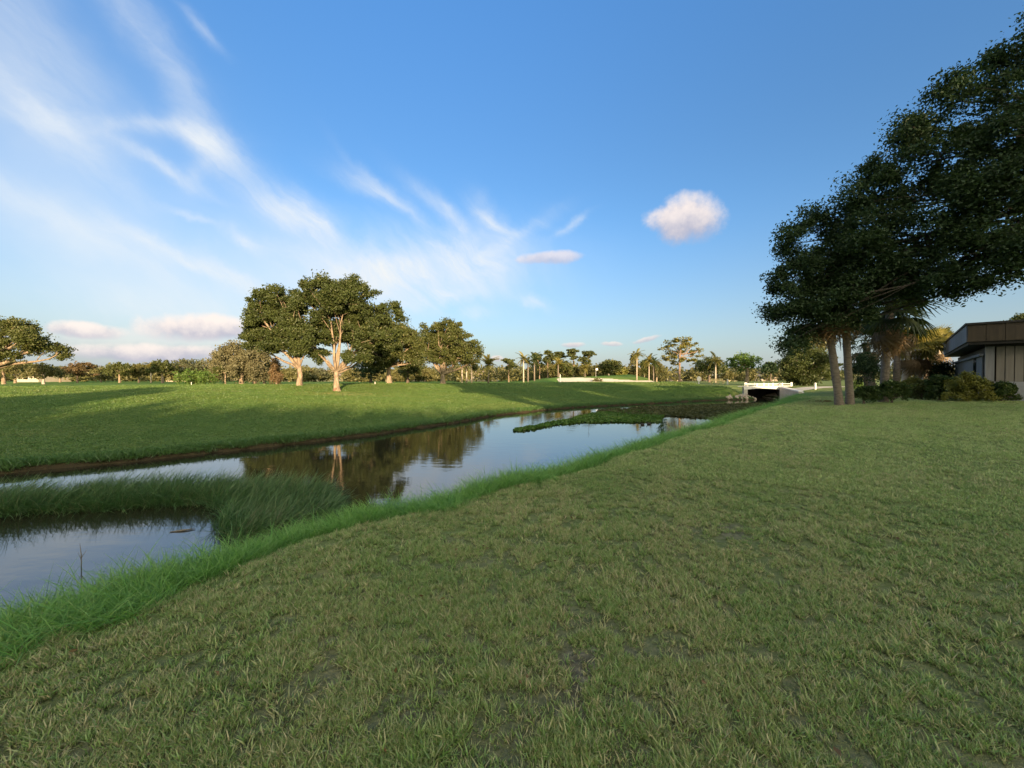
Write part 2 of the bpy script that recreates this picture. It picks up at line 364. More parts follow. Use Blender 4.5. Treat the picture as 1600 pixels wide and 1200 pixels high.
M = dict(
    oak_dark=leaf_mat('dark_oak_leaves', (.034, .050, .014), (.078, .097, .026), (.12, .12, .045)),
    oak=leaf_mat('oak_leaves', (.050, .066, .017), (.105, .115, .032), (.16, .14, .06)),
    olive=leaf_mat('olive_leaves', (.085, .090, .030), (.150, .138, .052), (.20, .17, .08)),
    moss=leaf_mat('mossy_oak_leaves', (.110, .108, .055), (.175, .160, .082), (.22, .2, .12)),
    bright=leaf_mat('bright_green_leaves', (.060, .120, .020), (.110, .165, .034)),
    yellow=leaf_mat('yellow_green_leaves', (.12, .14, .028), (.20, .19, .045)),
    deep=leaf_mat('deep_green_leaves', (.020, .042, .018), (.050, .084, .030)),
    shrub=leaf_mat('shrub_leaves', (.028, .055, .014), (.060, .095, .024), (.12, .14, .04)),
    rust=leaf_mat('rusty_cypress_leaves', (.125, .085, .04), (.18, .12, .055)),
    pine=leaf_mat('pine_needles', (.050, .070, .022), (.110, .120, .040)),
    pine_sunlit=leaf_mat('sunlit_pine_needles', (.110, .120, .026), (.200, .175, .044)),  # lit copy of the pine needles: warm sunlight put into the colour
    pine_brown=leaf_mat('brown_pine_needles', (.10, .075, .035), (.17, .115, .055)),
    far=leaf_mat('far_leaves', (.070, .082, .040), (.115, .120, .062), patch=.08),
    palm=leaf_mat('palm_fronds', (.030, .050, .014), (.065, .085, .024), gloss=.03),
    palm_sunlit=leaf_mat('sunlit_palm_fronds', (.13, .13, .03), (.23, .19, .05)),  # lit copy of the palm fronds: golden sunlight put into the colour
    palm_dead=leaf_mat('dead_palm_fronds', (.16, .11, .06), (.27, .19, .11)),
    weed=leaf_mat('floating_weed', (.050, .110, .018), (.090, .160, .030), (.12, .14, .05)),
    weed_brown=leaf_mat('brown_floating_weed', (.050, .062, .020), (.100, .095, .042)),
    bark=solid('oak_bark', (.32, .25, .17), (.15, .11, .075), .9, 2.5, .7, 14, stretch=(2, 2, .5)),
    bark_dark=solid('dark_bark', (.16, .125, .09), (.085, .065, .05), .9, 2.5, .7, 14, stretch=(2, 2, .5)),
    bark_near=solid('shaded_oak_bark', (.085, .068, .052), (.05, .042, .034), .9, 2.5, .7, 14, stretch=(2, 2, .5)),  # the near oak's shade is put into this darker bark colour
    bark_base=solid('reddish_root_bark', (.21, .12, .075), (.12, .075, .05), .9, 3, .8, 12, stretch=(2, 2, .5)),
    bark_palm=solid('palm_bark', (.21, .175, .135), (.125, .10, .08), .9, 5, .8, 10, stretch=(1, 1, 3)),
    bark_pale=solid('pale_palm_bark', (.44, .38, .30), (.32, .27, .21), .85, 5, .4, 10, stretch=(1, 1, 3)),
    bark_pine=solid('pine_bark', (.26, .18, .12), (.16, .11, .08), .9, 4, .7, 10),
    white=solid('white_painted_concrete', (.60, .58, .55), (.50, .48, .45), .7, 1.5, .15, 20),
    concrete=solid('weathered_concrete', (.42, .39, .35), (.30, .28, .25), .85, 1.2, .3, 18),
    shade_conc=solid('under_deck_shade_concrete', (.045, .042, .038), (.025, .023, .02), .9, 1.2, .2, 12),  # near-black: the shade under the bridge is put into the colour
    rock=solid('sunlit_riprap_rock', (.38, .31, .24), (.25, .20, .155), .9, 2.5, .6, 7),  # warm sunlight is put into the colour of the left boulders
    rock_shade=solid('shaded_riprap_rock', (.34, .33, .31), (.22, .21, .2), .9, 2.5, .6, 7),  # same riprap, shade put into a greyer colour
    sand=solid('bunker_sand', (.56, .50, .39), (.48, .42, .32), .95, .6, .3, 6, coord='Object'),
    path=solid('cart_path_concrete', (.50, .45, .36), (.40, .36, .29), .9, .8, .2, 12),
    wood_yellow=solid('yellow_painted_timber', (.70, .56, .26), (.60, .46, .2), .7, 2),
    siding=siding_mat('taupe_wood_siding', (.215, .19, .16), (.175, .155, .13)),
    siding_grey=siding_mat('grey_wood_siding', (.24, .235, .235), (.19, .185, .185)),
    fascia=siding_mat('brown_fascia_boards', (.075, .056, .038), (.055, .042, .03)),
    fascia_shade=siding_mat('shaded_fascia_boards', (.25, .245, .25), (.20, .195, .20)),  # shade of the side face is put into a greyer board colour
    trim_dark=solid('dark_trim_and_eave_shade', (.035, .030, .027), (.025, .022, .02), .6, 3),
    wall_base=solid('grey_wall_base', (.30, .30, .31), (.25, .25, .26), .85, 2, .2, 14),
    roof_grey=solid('grey_shingle_roof', (.17, .165, .17), (.12, .12, .125), .9, 2, .3, 8),
    roof_tan=solid('tan_shingle_roof', (.36, .27, .20), (.28, .21, .16), .9, 2, .3, 8),
    wall_cream=solid('cream_stucco', (.70, .60, .38), (.62, .53, .34), .9, 1, .15, 20),
    wall_pale=solid('pale_stucco', (.40, .35, .27), (.34, .30, .23), .9, 1, .15, 20),
    wall_taupe=solid('taupe_stucco', (.36, .30, .25), (.30, .25, .21), .9, 1, .15, 20),
    glass=solid('dark_window_glass', (.02, .025, .03), None, .06, spec=.6),
    duck=solid('dark_duck_feathers', (.018, .016, .014), (.035, .030, .026), .7, 12),
    stick=solid('wet_driftwood', (.10, .085, .07), (.2, .18, .15), .7, 6),
    dead_leaf=leaf_mat('dead_leaves', (.10, .06, .03), (.18, .12, .06)),
    flag=solid('white_flag_cloth', (.8, .8, .8), None, .8),
    metal=solid('grey_metal', (.3, .3, .3), None, .4, metal=1.0),
)
LAWN = lawn_mat(); FAIR = fairway_mat(); WATER = water_mat()

# ------------------------------------------------------------------ terrain
ZW = -0.90
NEAR = np.array([(-40, -9), (-22, -4.5), (-12, -2.8), (-6.4, 1.0), (-4.6, 3.0), (-3.6, 4.2), (-2.6, 5.3), (-1.3, 6.4), (0.4, 7.8), (3.2, 10.8), (6.6, 14.2), (10.0, 17.9), (13.7, 21.5), (20.0, 30.2), (30.2, 40.0), (34.9, 45.2), (34.9, 48.4), (34.2, 49.8), (34.0, 57.5)], float)
FAR = np.array([(-40, 2.5), (-24, 7.6), (-13.6, 10.5), (-11.7, 11.9), (-9.4, 14.3), (-6.0, 18.2), (-3.64, 22.0), (-1.3, 26.8), (2.6, 31.7), (7.0, 35.6), (12.8, 39.0), (22.0, 45.4), (27.5, 47.4), (30.3, 48.3), (30.3, 49.9), (30.2, 57.5)], float)
POLY = np.concatenate([NEAR, FAR[::-1]])
def seg_dist(x, y, pl):
    d = np.full(np.shape(x), 1e9)
    for (ax, ay), (bx, by) in zip(pl[:-1], pl[1:]):
        vx, vy = bx - ax, by - ay; L2 = vx * vx + vy * vy
        s = np.clip(((x - ax) * vx + (y - ay) * vy) / L2, 0, 1)
        d = np.minimum(d, np.hypot(x - ax - s * vx, y - ay - s * vy))
    return d
def inside(x, y, poly):
    c = np.zeros(np.shape(x), bool); n = len(poly)
    for i in range(n):
        x0, y0 = poly[i]; x1, y1 = poly[(i + 1) % n]
        if y0 == y1: continue
        c ^= ((y0 > y) != (y1 > y)) & (x < (x1 - x0) * (y - y0) / (y1 - y0) + x0)
    return c
def land(x, y):
    """near flag, distance to the nearest waterline (negative in the water)"""
    dn, df = seg_dist(x, y, NEAR), seg_dist(x, y, FAR)
    ins = inside(x, y, POLY)
    ends = (y > 57.5) & (x > 29) & (x < 36)
    near = (dn < df)
    wob = (fbm(x, y, 1.3, 5, 3) - .5) * .5
    d = np.minimum(dn, df) * np.where(ins, -1, 1) + wob * (np.minimum(dn, df) < 4)
    return near, d
def height_raw(x, y):
    near, d = land(x, y)
    rise = .8 * (1 - np.exp(-np.clip(.025 * (x * .9 + y), -.1, None) / .8))
    rise = np.where(rise < 0, rise, rise)
    rise = rise * (1 - .18 * sm((y - 32) / 15))
    zl = rise + (fbm(x, y, 2.2, 2, 3) - .5) * .05
    t = np.clip(d / (1.9 + 5.1 * sm((y - 27) / 14)), 0, 1)
    zn = ZW + .02 + (zl - ZW - .02) * (1 - (1 - t) ** 1.7)
    Lr = 40 - 27 * sm((x + 5) / 28)
    Lr = Lr + (2.2 - Lr) * np.exp(-(np.hypot(x - 29.0, y - 52.5) / 6.5) ** 2)
    far_top = .62 + .28 * sm((x + 5) / 25) * sm((y - 45) / 30)
    zf = ZW + .26 + (far_top - ZW - .26) * sm(.5 * np.clip(d / Lr, 0, 1) + .5 * np.clip(d / Lr, 0, 1) ** .8)
    zf = zf - .24 * np.exp(-np.clip(d, 0, None) / .22)
    zf = zf + (fbm(x, y, 14, 3, 3) - .5) * .34 * np.clip(d / 15, 0, 1) + (fbm(x, y, 2.5, 4, 2) - .5) * .05
    # raised green with a bunker in its face, and a gentle mound under the oaks
    green = 1.1 * sm((y - 85) / 9) * sm((x - 3) / 9) * sm((66 - x) / 18) * (1 - sm((y - 125) / 30))
    green = green + .9 * np.exp(-((x - 33) / 11) ** 2 - ((y - 108) / 10) ** 2)
    zf = zf + green + .45 * np.exp(-((x + 20) / 13) ** 2 - ((y - 58) / 8) ** 2)
    z = np.where(near, zn, zf)
    bed = ZW - .10 - .5 * np.clip(-d / 1.5, 0, 1)
    return np.where(d > 0, z, bed), near, d
def axis(segs):
    out = [segs[0][0]]
    for a, b, st in segs:
        n = max(1, int(round((b - a) / st))); out += list(np.linspace(a, b, n + 1)[1:])
    return np.array(out)
GX = axis([(-2500, -400, 300), (-400, -120, 20), (-120, -45, 4), (-45, -16, 1.0), (-16, 16, .22), (16, 40, .45), (40, 80, 2), (80, 160, 6), (160, 400, 20), (400, 2500, 300)])
GY = axis([(-600, -100, 50), (-100, -20, 6), (-20, 0, 1.2), (0, 2, .4), (2, 26, .2), (26, 60, .4), (60, 125, 1.2), (125, 200, 5), (200, 500, 20), (500, 3500, 300)])
XX, YY = np.meshgrid(GX, GY); HH, NR, DD = height_raw(XX, YY)
def H(x, y):
    """ground height on the ground sheet itself"""
    x = np.asarray(x, float); y = np.asarray(y, float)
    i = np.clip(np.searchsorted(GX, x) - 1, 0, len(GX) - 2); j = np.clip(np.searchsorted(GY, y) - 1, 0, len(GY) - 2)
    fx = np.clip((x - GX[i]) / (GX[i + 1] - GX[i]), 0, 1); fy = np.clip((y - GY[j]) / (GY[j + 1] - GY[j]), 0, 1)
    return HH[j, i] * (1 - fx) * (1 - fy) + HH[j, i + 1] * fx * (1 - fy) + HH[j + 1, i] * (1 - fx) * fy + HH[j + 1, i + 1] * fx * fy
def Hs(x, y): return float(H(x, y))

def soil_fn(x, y):
    """bare, sandy places in the near lawn"""
    a = fbm(x, y, .55, 31, 4); b = fbm(x, y, 1.9, 32, 3)
    return sm((a * .80 + b * .30 - .685) / .14) * .5
def build_ground():
    nx, ny = len(GX), len(GY)
    V = np.stack([XX.ravel(), YY.ravel(), HH.ravel()], 1)
    idx = np.arange(nx * ny).reshape(ny, nx)
    Q = np.stack([idx[:-1, :-1], idx[:-1, 1:], idx[1:, 1:], idx[1:, :-1]], -1).reshape(-1, 4)
    nearf = NR.ravel()[Q].mean(1) > .5
    # the far plain beyond the near bank's reach belongs to the fairway
    cy = V[Q][:, :, 1].mean(1); cx = V[Q][:, :, 0].mean(1)
    for name, sel, mat in (('lawn', nearf, LAWN), ('fairway', ~nearf, FAIR)):
        q = Q[sel]; used = np.unique(q); remap = -np.ones(nx * ny, int); remap[used] = np.arange(len(used))
        v = V[used]; me = mesh_np(name, v, remap[q], mat, smooth=True)
        d = DD.ravel()[used]; x, y = v[:, 0], v[:, 1]
        def attr(nm, val):
            a = me.attributes.new(nm, 'FLOAT', 'POINT'); a.data.foreach_set('value', val.astype(np.float32))
        if name == 'lawn':
            dist = np.hypot(x, y)
            attr('soil', np.clip(soil_fn(x, y) * .9 + .55 * np.exp(-(dist / 4.5) ** 2), 0, 1) * sm((d - 2.0) / .8) * (1 - sm((dist - 9) / 6)))
            attr('mud', 1 - sm((d - .3) / 1.2))
        else:
            attr('mud', 1 - sm((d - .16 - .35 * fbm(x, y, 1.1, 8, 3)) / .30))
            dry = np.exp(-((x + 17) / 6) ** 2 - ((y - 41) / 4.5) ** 2) + .8 * np.exp(-((x + 27) / 5) ** 2 - ((y - 37) / 3) ** 2) + .8 * np.exp(-(np.clip(d - .7, 0, None) / 1.3) ** 2) * sm((x - 14) / 10)
            attr('dry', np.clip(dry, 0, 1))
        tag(link(name, me), kind='structure')
build_ground()
def build_water():
    # one flat sheet that runs under both banks
    V = np.array([(-60, -22, ZW), (-60, 16, ZW), (30, 58, ZW), (36, 58, ZW), (44, 47, ZW), (8, 0, ZW)])
    n = 6; c = V.mean(0); V = np.concatenate([V, [c]])
    T = np.array([((i + 1) % n, i, n) for i in range(n)])
    tag(link('canal_water', mesh_np('canal_water', V, T, WATER)), kind='structure')
build_water()

def sheet(name, poly, cell, lift, mat):
    """a sheet that lies on the ground inside a polygon"""
    poly = np.array(poly, float); lo, hi = poly.min(0), poly.max(0)
    xs = np.arange(lo[0], hi[0] + cell, cell); ys = np.arange(lo[1], hi[1] + cell, cell)
    X, Y = np.meshgrid(xs, ys); idx = np.arange(X.size).reshape(X.shape)
    wob = (fbm(X, Y, 2.0, 9, 3) - .5) * 1.2
    ok = inside(X + wob, Y + wob, poly)
    Q = np.stack([idx[:-1, :-1], idx[:-1, 1:], idx[1:, 1:], idx[1:, :-1]], -1).reshape(-1, 4)
    Q = Q[ok.ravel()[Q].sum(1) >= 2]
    V = np.stack([X.ravel(), Y.ravel(), H(X, Y).ravel() + lift], 1)
    used = np.unique(Q); rm = -np.ones(len(V), int); rm[used] = np.arange(len(used))
    return tag(link(name, mesh_np(name, V[used], rm[Q], mat, True)), kind='structure')
def strip(name, pts, width, lift, mat):
    pts = [Vector((*p, 0)) for p in pts]; dense = []
    for a, b in zip(pts[:-1], pts[1:]):
        n = max(1, int((b - a).length / .7)); dense += [a.lerp(b, i / n) for i in range(n)]
    dense.append(pts[-1]); V = []; Q = []
    for i, p in enumerate(dense):
        d = (dense[min(i + 1, len(dense) - 1)] - dense[max(i - 1, 0)]).normalized(); s = Vector((-d.y, d.x, 0))
        for k in range(5):
            q = p + s * width * (k / 4 - .5); V.append((q.x, q.y, Hs(q.x, q.y) + lift))
        if i: Q += [((i - 1) * 5 + k, (i - 1) * 5 + k + 1, i * 5 + k + 1, i * 5 + k) for k in range(4)]
    return tag(link(name, mesh_np(name, V, np.array(Q), mat, True)), kind='structure')
sheet('bunker_sand', [(10.4, 85.0), (14, 84.3), (20, 83.6), (27, 85.0), (36, 87.6), (36, 88.7), (29, 88.6), (22, 90.2), (16, 92.0), (10.8, 91.4)], .5, .035, M['sand'])
strip('cart_path', [(34.3, 52.2), (38, 52.0), (44, 50.5), (54, 48.5), (68, 47)], 3.0, .02, M['path'])
strip('cart_path', [(29.9, 52.2), (27, 52.6), (24, 54.2), (20.5, 58)], 2.4, .02, M['path'])
strip('cart_path', [(37, 50.6), (34, 44), (30, 36), (27.5, 29)], 1.0, .02, M['path'])

# ------------------------------------------------------------------ grass (instanced inside its own object)
def gn_scatter():
    ng = bpy.data.node_groups.new('scatter_tufts', 'GeometryNodeTree')
    ng.interface.new_socket('Geometry', in_out='INPUT', socket_type='NodeSocketGeometry')
    ng.interface.new_socket('Geometry', in_out='OUTPUT', socket_type='NodeSocketGeometry')
    n, l = ng.nodes, ng.links
    gi, go = n.new('NodeGroupInput'), n.new('NodeGroupOutput')
    def na(nm, t):
        a = n.new('GeometryNodeInputNamedAttribute'); a.data_type = t; a.inputs['Name'].default_value = nm; return a.outputs['Attribute']
    sep = n.new('GeometryNodeSeparateGeometry'); sep.domain = 'POINT'
    l.new(gi.outputs[0], sep.inputs[0]); l.new(na('is_pt', 'BOOLEAN'), sep.inputs['Selection'])
    sp = n.new('GeometryNodeSplitToInstances'); sp.domain = 'POINT'
    l.new(sep.outputs['Inverted'], sp.inputs[0]); l.new(na('variant', 'INT'), sp.inputs['Group ID'])
    ip = n.new('GeometryNodeInstanceOnPoints'); ip.inputs['Pick Instance'].default_value = True
    l.new(sep.outputs['Selection'], ip.inputs['Points']); l.new(sp.outputs[0], ip.inputs['Instance'])
    l.new(na('variant', 'INT'), ip.inputs['Instance Index']); l.new(na('rot', 'FLOAT_VECTOR'), ip.inputs['Rotation']); l.new(na('scl', 'FLOAT_VECTOR'), ip.inputs['Scale'])
    l.new(ip.outputs[0], go.inputs[0]); return ng
GN = gn_scatter()
def tuft(rng, blades, h, w, spread, lean, lean_dir=None, bend=.6, segs=2):
    """one tuft of grass blades; returns verts, quads, tris, along"""
    V = []; Q = []; T = []; A = []
    for b in range(blades):
        a = rng.random() * 2 * math.pi; r = spread * math.sqrt(rng.random()); bx, by = r * math.cos(a), r * math.sin(a)
        th = (rng.random() * 2 * math.pi) if lean_dir is None else lean_dir + rng.normal() * .8
        L = h * (.55 + .75 * rng.random()); le = lean * (.4 + 1.0 * rng.random()); ww = w * (.7 + .6 * rng.random())
        dx, dy = math.cos(th), math.sin(th); tw = rng.random() * math.pi; sx, sy = math.cos(tw), math.sin(tw)
        n0 = len(V)
        for k in range(segs + 1):
            s = k / segs; ang = le * (1 - bend) + le * bend * 2 * s
            hz = L * s * math.sin(min(ang, 1.5)); vz = L * s * math.cos(min(ang, 1.5))
            wk = ww * (1 - .25 * s) if k < segs else 0
            cx, cy = bx + dx * hz, by + dy * hz
            if k < segs:
                V += [(cx - sx * wk / 2, cy - sy * wk / 2, vz), (cx + sx * wk / 2, cy + sy * wk / 2, vz)]; A += [s, s]
            else: V.append((cx, cy, vz)); A.append(1.0)
            if 0 < k < segs: Q.append((n0 + 2 * k - 2, n0 + 2 * k - 1, n0 + 2 * k + 1, n0 + 2 * k))
        T.append((n0 + 2 * segs - 2, n0 + 2 * segs - 1, n0 + 2 * segs))
    return V, Q, T, A
def scatter(name, tufts, pts, scl, mat, label, cat='grass', tilt=.12, rz=None, seed=1):
    rng = np.random.default_rng(seed)
    V = []; Q = []; T = []; A = []; var = []; n = 0
    for i, (v, q, t_, a) in enumerate(tufts):
        V += v; A += a; var += [i] * len(v); Q += [tuple(k + n for k in f) for f in q]; T += [tuple(k + n for k in f) for f in t_]; n += len(v)
    N = len(pts)
    allV = np.concatenate([np.array(V, np.float32), np.asarray(pts, np.float32)])
    me = mesh_np(name, allV, [np.array(Q, np.int32).reshape(-1, 4), np.array(T, np.int32).reshape(-1, 3)], mat)
    def at(nm, ty, val, key='value'):
        a = me.attributes.new(nm, ty, 'POINT'); a.data.foreach_set(key, val.ravel())
    at('is_pt', 'BOOLEAN', np.concatenate([np.zeros(n, bool), np.ones(N, bool)]))
    at('variant', 'INT', np.concatenate([np.array(var, np.int32), rng.integers(0, len(tufts), N).astype(np.int32)]))
    at('along', 'FLOAT', np.concatenate([np.array(A, np.float32), np.zeros(N, np.float32)]))
    rot = np.zeros((n + N, 3), np.float32)
    rot[n:, 0] = rng.normal(0, tilt, N); rot[n:, 1] = rng.normal(0, tilt, N)
    rot[n:, 2] = rng.random(N) * 6.283 if rz is None else rz + rng.normal(0, .55, N)
    at('rot', 'FLOAT_VECTOR', rot, 'vector')
    s3 = np.ones((n + N, 3), np.float32); s = np.asarray(scl, np.float32)
    s3[n:] = s[:, None] if s.ndim == 1 else s
    at('scl', 'FLOAT_VECTOR', s3, 'vector')
    o = tag(link(name, me), label, cat, kind='stuff')
    md = o.modifiers.new('scatter', 'NODES'); md.node_group = GN
    return o
def ground_pts(n, sampler, keep):
    x, y = sampler(n); k = keep(x, y); x, y = x[k], y[k]
    return np.stack([x, y, H(x, y) - .004], 1)
def polar(rng, n, r0, r1, p=1.0):
    """points in front of the camera inside the view, denser nearby (density ~ 1/r^p)"""
    u = rng.random(n); e = 2 - p
    r = (r0 ** e + (r1 ** e - r0 ** e) * u) ** (1 / e) if abs(e) > 1e-6 else r0 * (r1 / r0) ** u
    a = (rng.random(n) - .5) * 2 * np.where(r < 14, R(78), R(64))
    return r * np.sin(a), r * np.cos(a)

def near_lawn():
    rng = np.random.default_rng(3)
    tf = [tuft(rng, 18, .037, .0044, .026, .42) for _ in range(5)] + [tuft(rng, 11, .054, .005, .028, .6) for _ in range(2)]
    def keep(x, y):
        near, d = land(x, y); cl = fbm(x, y, .13, 44, 2); return near & (d > 1.1) & (rng.random(len(x)) > soil_fn(x, y) * .86) & (rng.random(len(x)) < .13 + 1.5 * sm((cl - .40) / .18))
    p = ground_pts(185000, lambda n: polar(rng, n, .7, 9.0, 1.25), keep)
    r = np.hypot(p[:, 0], p[:, 1])
    s = (.62 + .55 * rng.random(len(p))) * (1 + .02 * np.clip(r - 2, 0, 10)) * (.75 + .6 * fbm(p[:, 0], p[:, 1], .7, 41, 3))
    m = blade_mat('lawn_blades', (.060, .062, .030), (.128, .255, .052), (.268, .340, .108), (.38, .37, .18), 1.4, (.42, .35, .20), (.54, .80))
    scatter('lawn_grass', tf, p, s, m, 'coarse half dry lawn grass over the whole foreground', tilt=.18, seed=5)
    tf2 = [tuft(rng, 14, .046, .0085, .075, .55) for _ in range(4)]
    def keep2(x, y):
        near, d = land(x, y); return near & (d > 1.4) & (rng.random(len(x)) < .40 + 1.0 * sm((fbm(x, y, .42, 45, 3) - .38) / .2))
    p = ground_pts(190000, lambda n: polar(rng, n, 6.5, 30.0, 1.1), keep2)
    r = np.hypot(p[:, 0], p[:, 1])
    s = (.6 + .5 * rng.random(len(p))) * (1 + .035 * (r - 7))
    m2 = blade_mat('mown_lawn_blades', (.17, .20, .08), (.205, .335, .080), (.335, .415, .130), (.42, .44, .21), 1.2, (.42, .36, .20), (.62, .85), bands=.22)  # lighter than the nearer blades: lens light falloff put into the colour
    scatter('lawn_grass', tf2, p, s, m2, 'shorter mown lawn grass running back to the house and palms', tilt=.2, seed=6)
    # greener, longer clumps
    tf3 = [tuft(rng, 16, .064, .0055, .05, .55) for _ in range(3)]
    def keep3(x, y):
        near, d = land(x, y); return near & (d > 1.15) & (fbm(x, y, .9, 51, 3) > .52)
    p = ground_pts(9000, lambda n: polar(rng, n, 1.2, 12.0, 1.0), keep3)
    m3 = blade_mat('green_lawn_blades', (.13, .13, .06), (.12, .21, .05), (.17, .26, .07), (.2, .25, .1), 1.0, (.2, .17, .09), (.75, .95))
    scatter('lawn_grass', tf3, p, .6 + .6 * rng.random(len(p)), m3, 'brighter green longer clumps dotted through the near lawn', tilt=.15, seed=7)
near_lawn()

def arclen_pts(rng, n, pl, dens):
    """random points along a polyline, density given as function of the distance from the camera"""
    seg = np.hypot(*(pl[1:] - pl[:-1]).T); cum = np.concatenate([[0], np.cumsum(seg)]); s = np.linspace(0, cum[-1], 4000)
    x = np.interp(s, cum, pl[:, 0]); y = np.interp(s, cum, pl[:, 1]); w = dens(np.hypot(x, y)) * (y > -2); w /= w.sum()
    k = rng.choice(4000, n, p=w); return x[k] + rng.normal(0, .05, n), y[k] + rng.normal(0, .05, n)
def bank_grass():
    rng = np.random.default_rng(13)
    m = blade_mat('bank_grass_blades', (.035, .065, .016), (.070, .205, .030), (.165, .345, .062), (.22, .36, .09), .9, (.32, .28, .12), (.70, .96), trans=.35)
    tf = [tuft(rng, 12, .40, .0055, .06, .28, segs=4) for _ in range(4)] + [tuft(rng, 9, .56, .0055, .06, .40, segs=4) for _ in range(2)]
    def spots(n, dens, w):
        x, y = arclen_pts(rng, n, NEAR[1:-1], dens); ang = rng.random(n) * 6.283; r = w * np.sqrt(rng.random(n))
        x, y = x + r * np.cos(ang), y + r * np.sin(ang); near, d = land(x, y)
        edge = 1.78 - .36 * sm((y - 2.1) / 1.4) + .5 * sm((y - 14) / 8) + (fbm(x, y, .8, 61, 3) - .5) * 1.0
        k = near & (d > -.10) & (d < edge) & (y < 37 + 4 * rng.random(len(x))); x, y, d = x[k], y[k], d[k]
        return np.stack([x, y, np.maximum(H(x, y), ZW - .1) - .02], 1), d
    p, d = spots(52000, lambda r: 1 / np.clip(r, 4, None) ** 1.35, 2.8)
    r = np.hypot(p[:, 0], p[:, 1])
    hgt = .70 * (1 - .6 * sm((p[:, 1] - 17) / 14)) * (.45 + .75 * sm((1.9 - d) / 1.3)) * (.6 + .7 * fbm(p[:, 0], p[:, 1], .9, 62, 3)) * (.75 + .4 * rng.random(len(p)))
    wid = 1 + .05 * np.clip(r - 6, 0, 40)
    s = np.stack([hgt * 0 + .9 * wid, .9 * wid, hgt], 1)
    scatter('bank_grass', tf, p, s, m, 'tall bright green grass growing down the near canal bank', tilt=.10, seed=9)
    # darker sedge tussocks standing at the waterline
    md = blade_mat('sedge_blades', (.020, .035, .012), (.030, .075, .018), (.055, .110, .026), (.10, .13, .05), 1.0, (.16, .14, .07), (.85, 1.05))
    tf2 = [tuft(rng, 16, .45, .0085, .07, .45, segs=4) for _ in range(3)]
    c = np.array([(-4.5, 3.3), (-4.2, 3.65), (-3.95, 3.95), (-3.2, 4.8), (-3.05, 4.95), (-2.9, 5.1), (-5.2, 2.5), (-3.75, 4.15)])
    k = rng.integers(0, len(c), 420); x = c[k, 0] + rng.normal(0, .14, 420); y = c[k, 1] + rng.normal(0, .12, 420)
    scatter('sedge_grass', tf2, np.stack([x, y, np.maximum(H(x, y), ZW - .1)], 1), .55 + .5 * rng.random(420), md, 'dark sedge tussocks in the water at the near bank', tilt=.12, seed=10)
    # the overhanging fringe of the far bank
    tf3 = [tuft(rng, 12, .16, .014, .10, .8, segs=2) for _ in range(3)]
    n = 26000; x, y = arclen_pts(rng, n, FAR[1:-2], lambda r: 1 / np.clip(r, 8, None) ** .6); x += rng.normal(0, .35, n); y += rng.normal(0, .35, n)
    near, d = land(x, y); kk = (~near) & (d > .10) & (d < 1.5); x, y, d = x[kk], y[kk], d[kk]
    mf = blade_mat('fairway_fringe_blades', (.05, .06, .02), (.055, .135, .024), (.085, .165, .034), (.12, .17, .05), .5, (.15, .12, .05), (.8, 1.0))
    scatter('fringe_grass', tf3, np.stack([x, y, H(x, y) - .01], 1), (.55 + .8 * rng.random(len(x))) * (1.25 - .55 * d), mf, 'rough grass fringe along the lip of the far canal bank', tilt=.2, seed=11)
bank_grass()
def fairway_grass():
    rng = np.random.default_rng(43)
    m = blade_mat('fairway_blades', (.075, .115, .028), (.085, .185, .034), (.165, .235, .050), (.20, .24, .065), .22, (.27, .24, .09), (.66, .98), trans=.35)
    tf = [tuft(rng, 18, .060, .013, .16, .5, segs=2) for _ in range(4)]
    def keep(x, y):
        near, d = land(x, y); return (~near) & (d > .6) & (y < 84) & (rng.random(len(x)) > .95 * np.exp(-((x + 17) / 6) ** 2 - ((y - 41) / 4.5) ** 2) + .6 * np.exp(-((x + 27) / 5) ** 2 - ((y - 37) / 3) ** 2))
    p = ground_pts(260000, lambda n: polar(rng, n, 10.5, 84, 1.35), keep)
    r = np.hypot(p[:, 0], p[:, 1]); s = (.7 + .5 * rng.random(len(p))) * (1 + .022 * (r - 10))
    scatter('fairway_grass', tf, p, np.stack([s * 1.5, s * 1.5, s * .6], 1), m, 'closely mown bright green grass of the fairway beyond the canal', tilt=.1, seed=14)
fairway_grass()
def reeds():
    rng = np.random.default_rng(23)
    m = blade_mat('reed_blades', (.025, .040, .014), (.045, .120, .030), (.085, .180, .048), (.14, .20, .075), .8, (.24, .21, .11), (.60, .86))
    tf = [tuft(rng, 12, .62, .0085, .07, .62, 0.15, .75, 5) for _ in range(4)] + [tuft(rng, 7, .78, .008, .08, .35, 0.3, .6, 5) for _ in range(2)]
    poly = np.array([(-13.5, 6.4), (-10.6, 6.75), (-9.2, 7.15), (-7.6, 7.55), (-6.3, 7.85), (-5.5, 7.35), (-4.9, 6.45), (-4.2, 5.9), (-3.6, 6.5), (-3.3, 7.2), (-3.6, 7.8), (-4.4, 8.4), (-6.0, 8.95), (-8.0, 8.75), (-10.4, 8.05), (-13.5, 7.4)])
    n = 9000; x = rng.uniform(-13.5, -2.6, n); y = rng.uniform(5.8, 9.0, n)
    k = inside(x + (fbm(x, y, .6, 71, 3) - .5) * .5, y + (fbm(x, y, .6, 72, 3) - .5) * .5, poly); x, y = x[k], y[k]
    h = (.50 + .5 * fbm(x, y, 1.2, 73, 3)) * (.8 + .35 * rng.random(len(x)))
    scatter('reed_bed', tf, np.stack([x, y, np.full(len(x), ZW - .06)], 1), np.stack([np.full(len(x), .95), np.full(len(x), .95), h], 1), m, 'bed of dark green reeds leaning over in the canal', 'reeds', tilt=.15, rz=0.0, seed=12)
reeds()

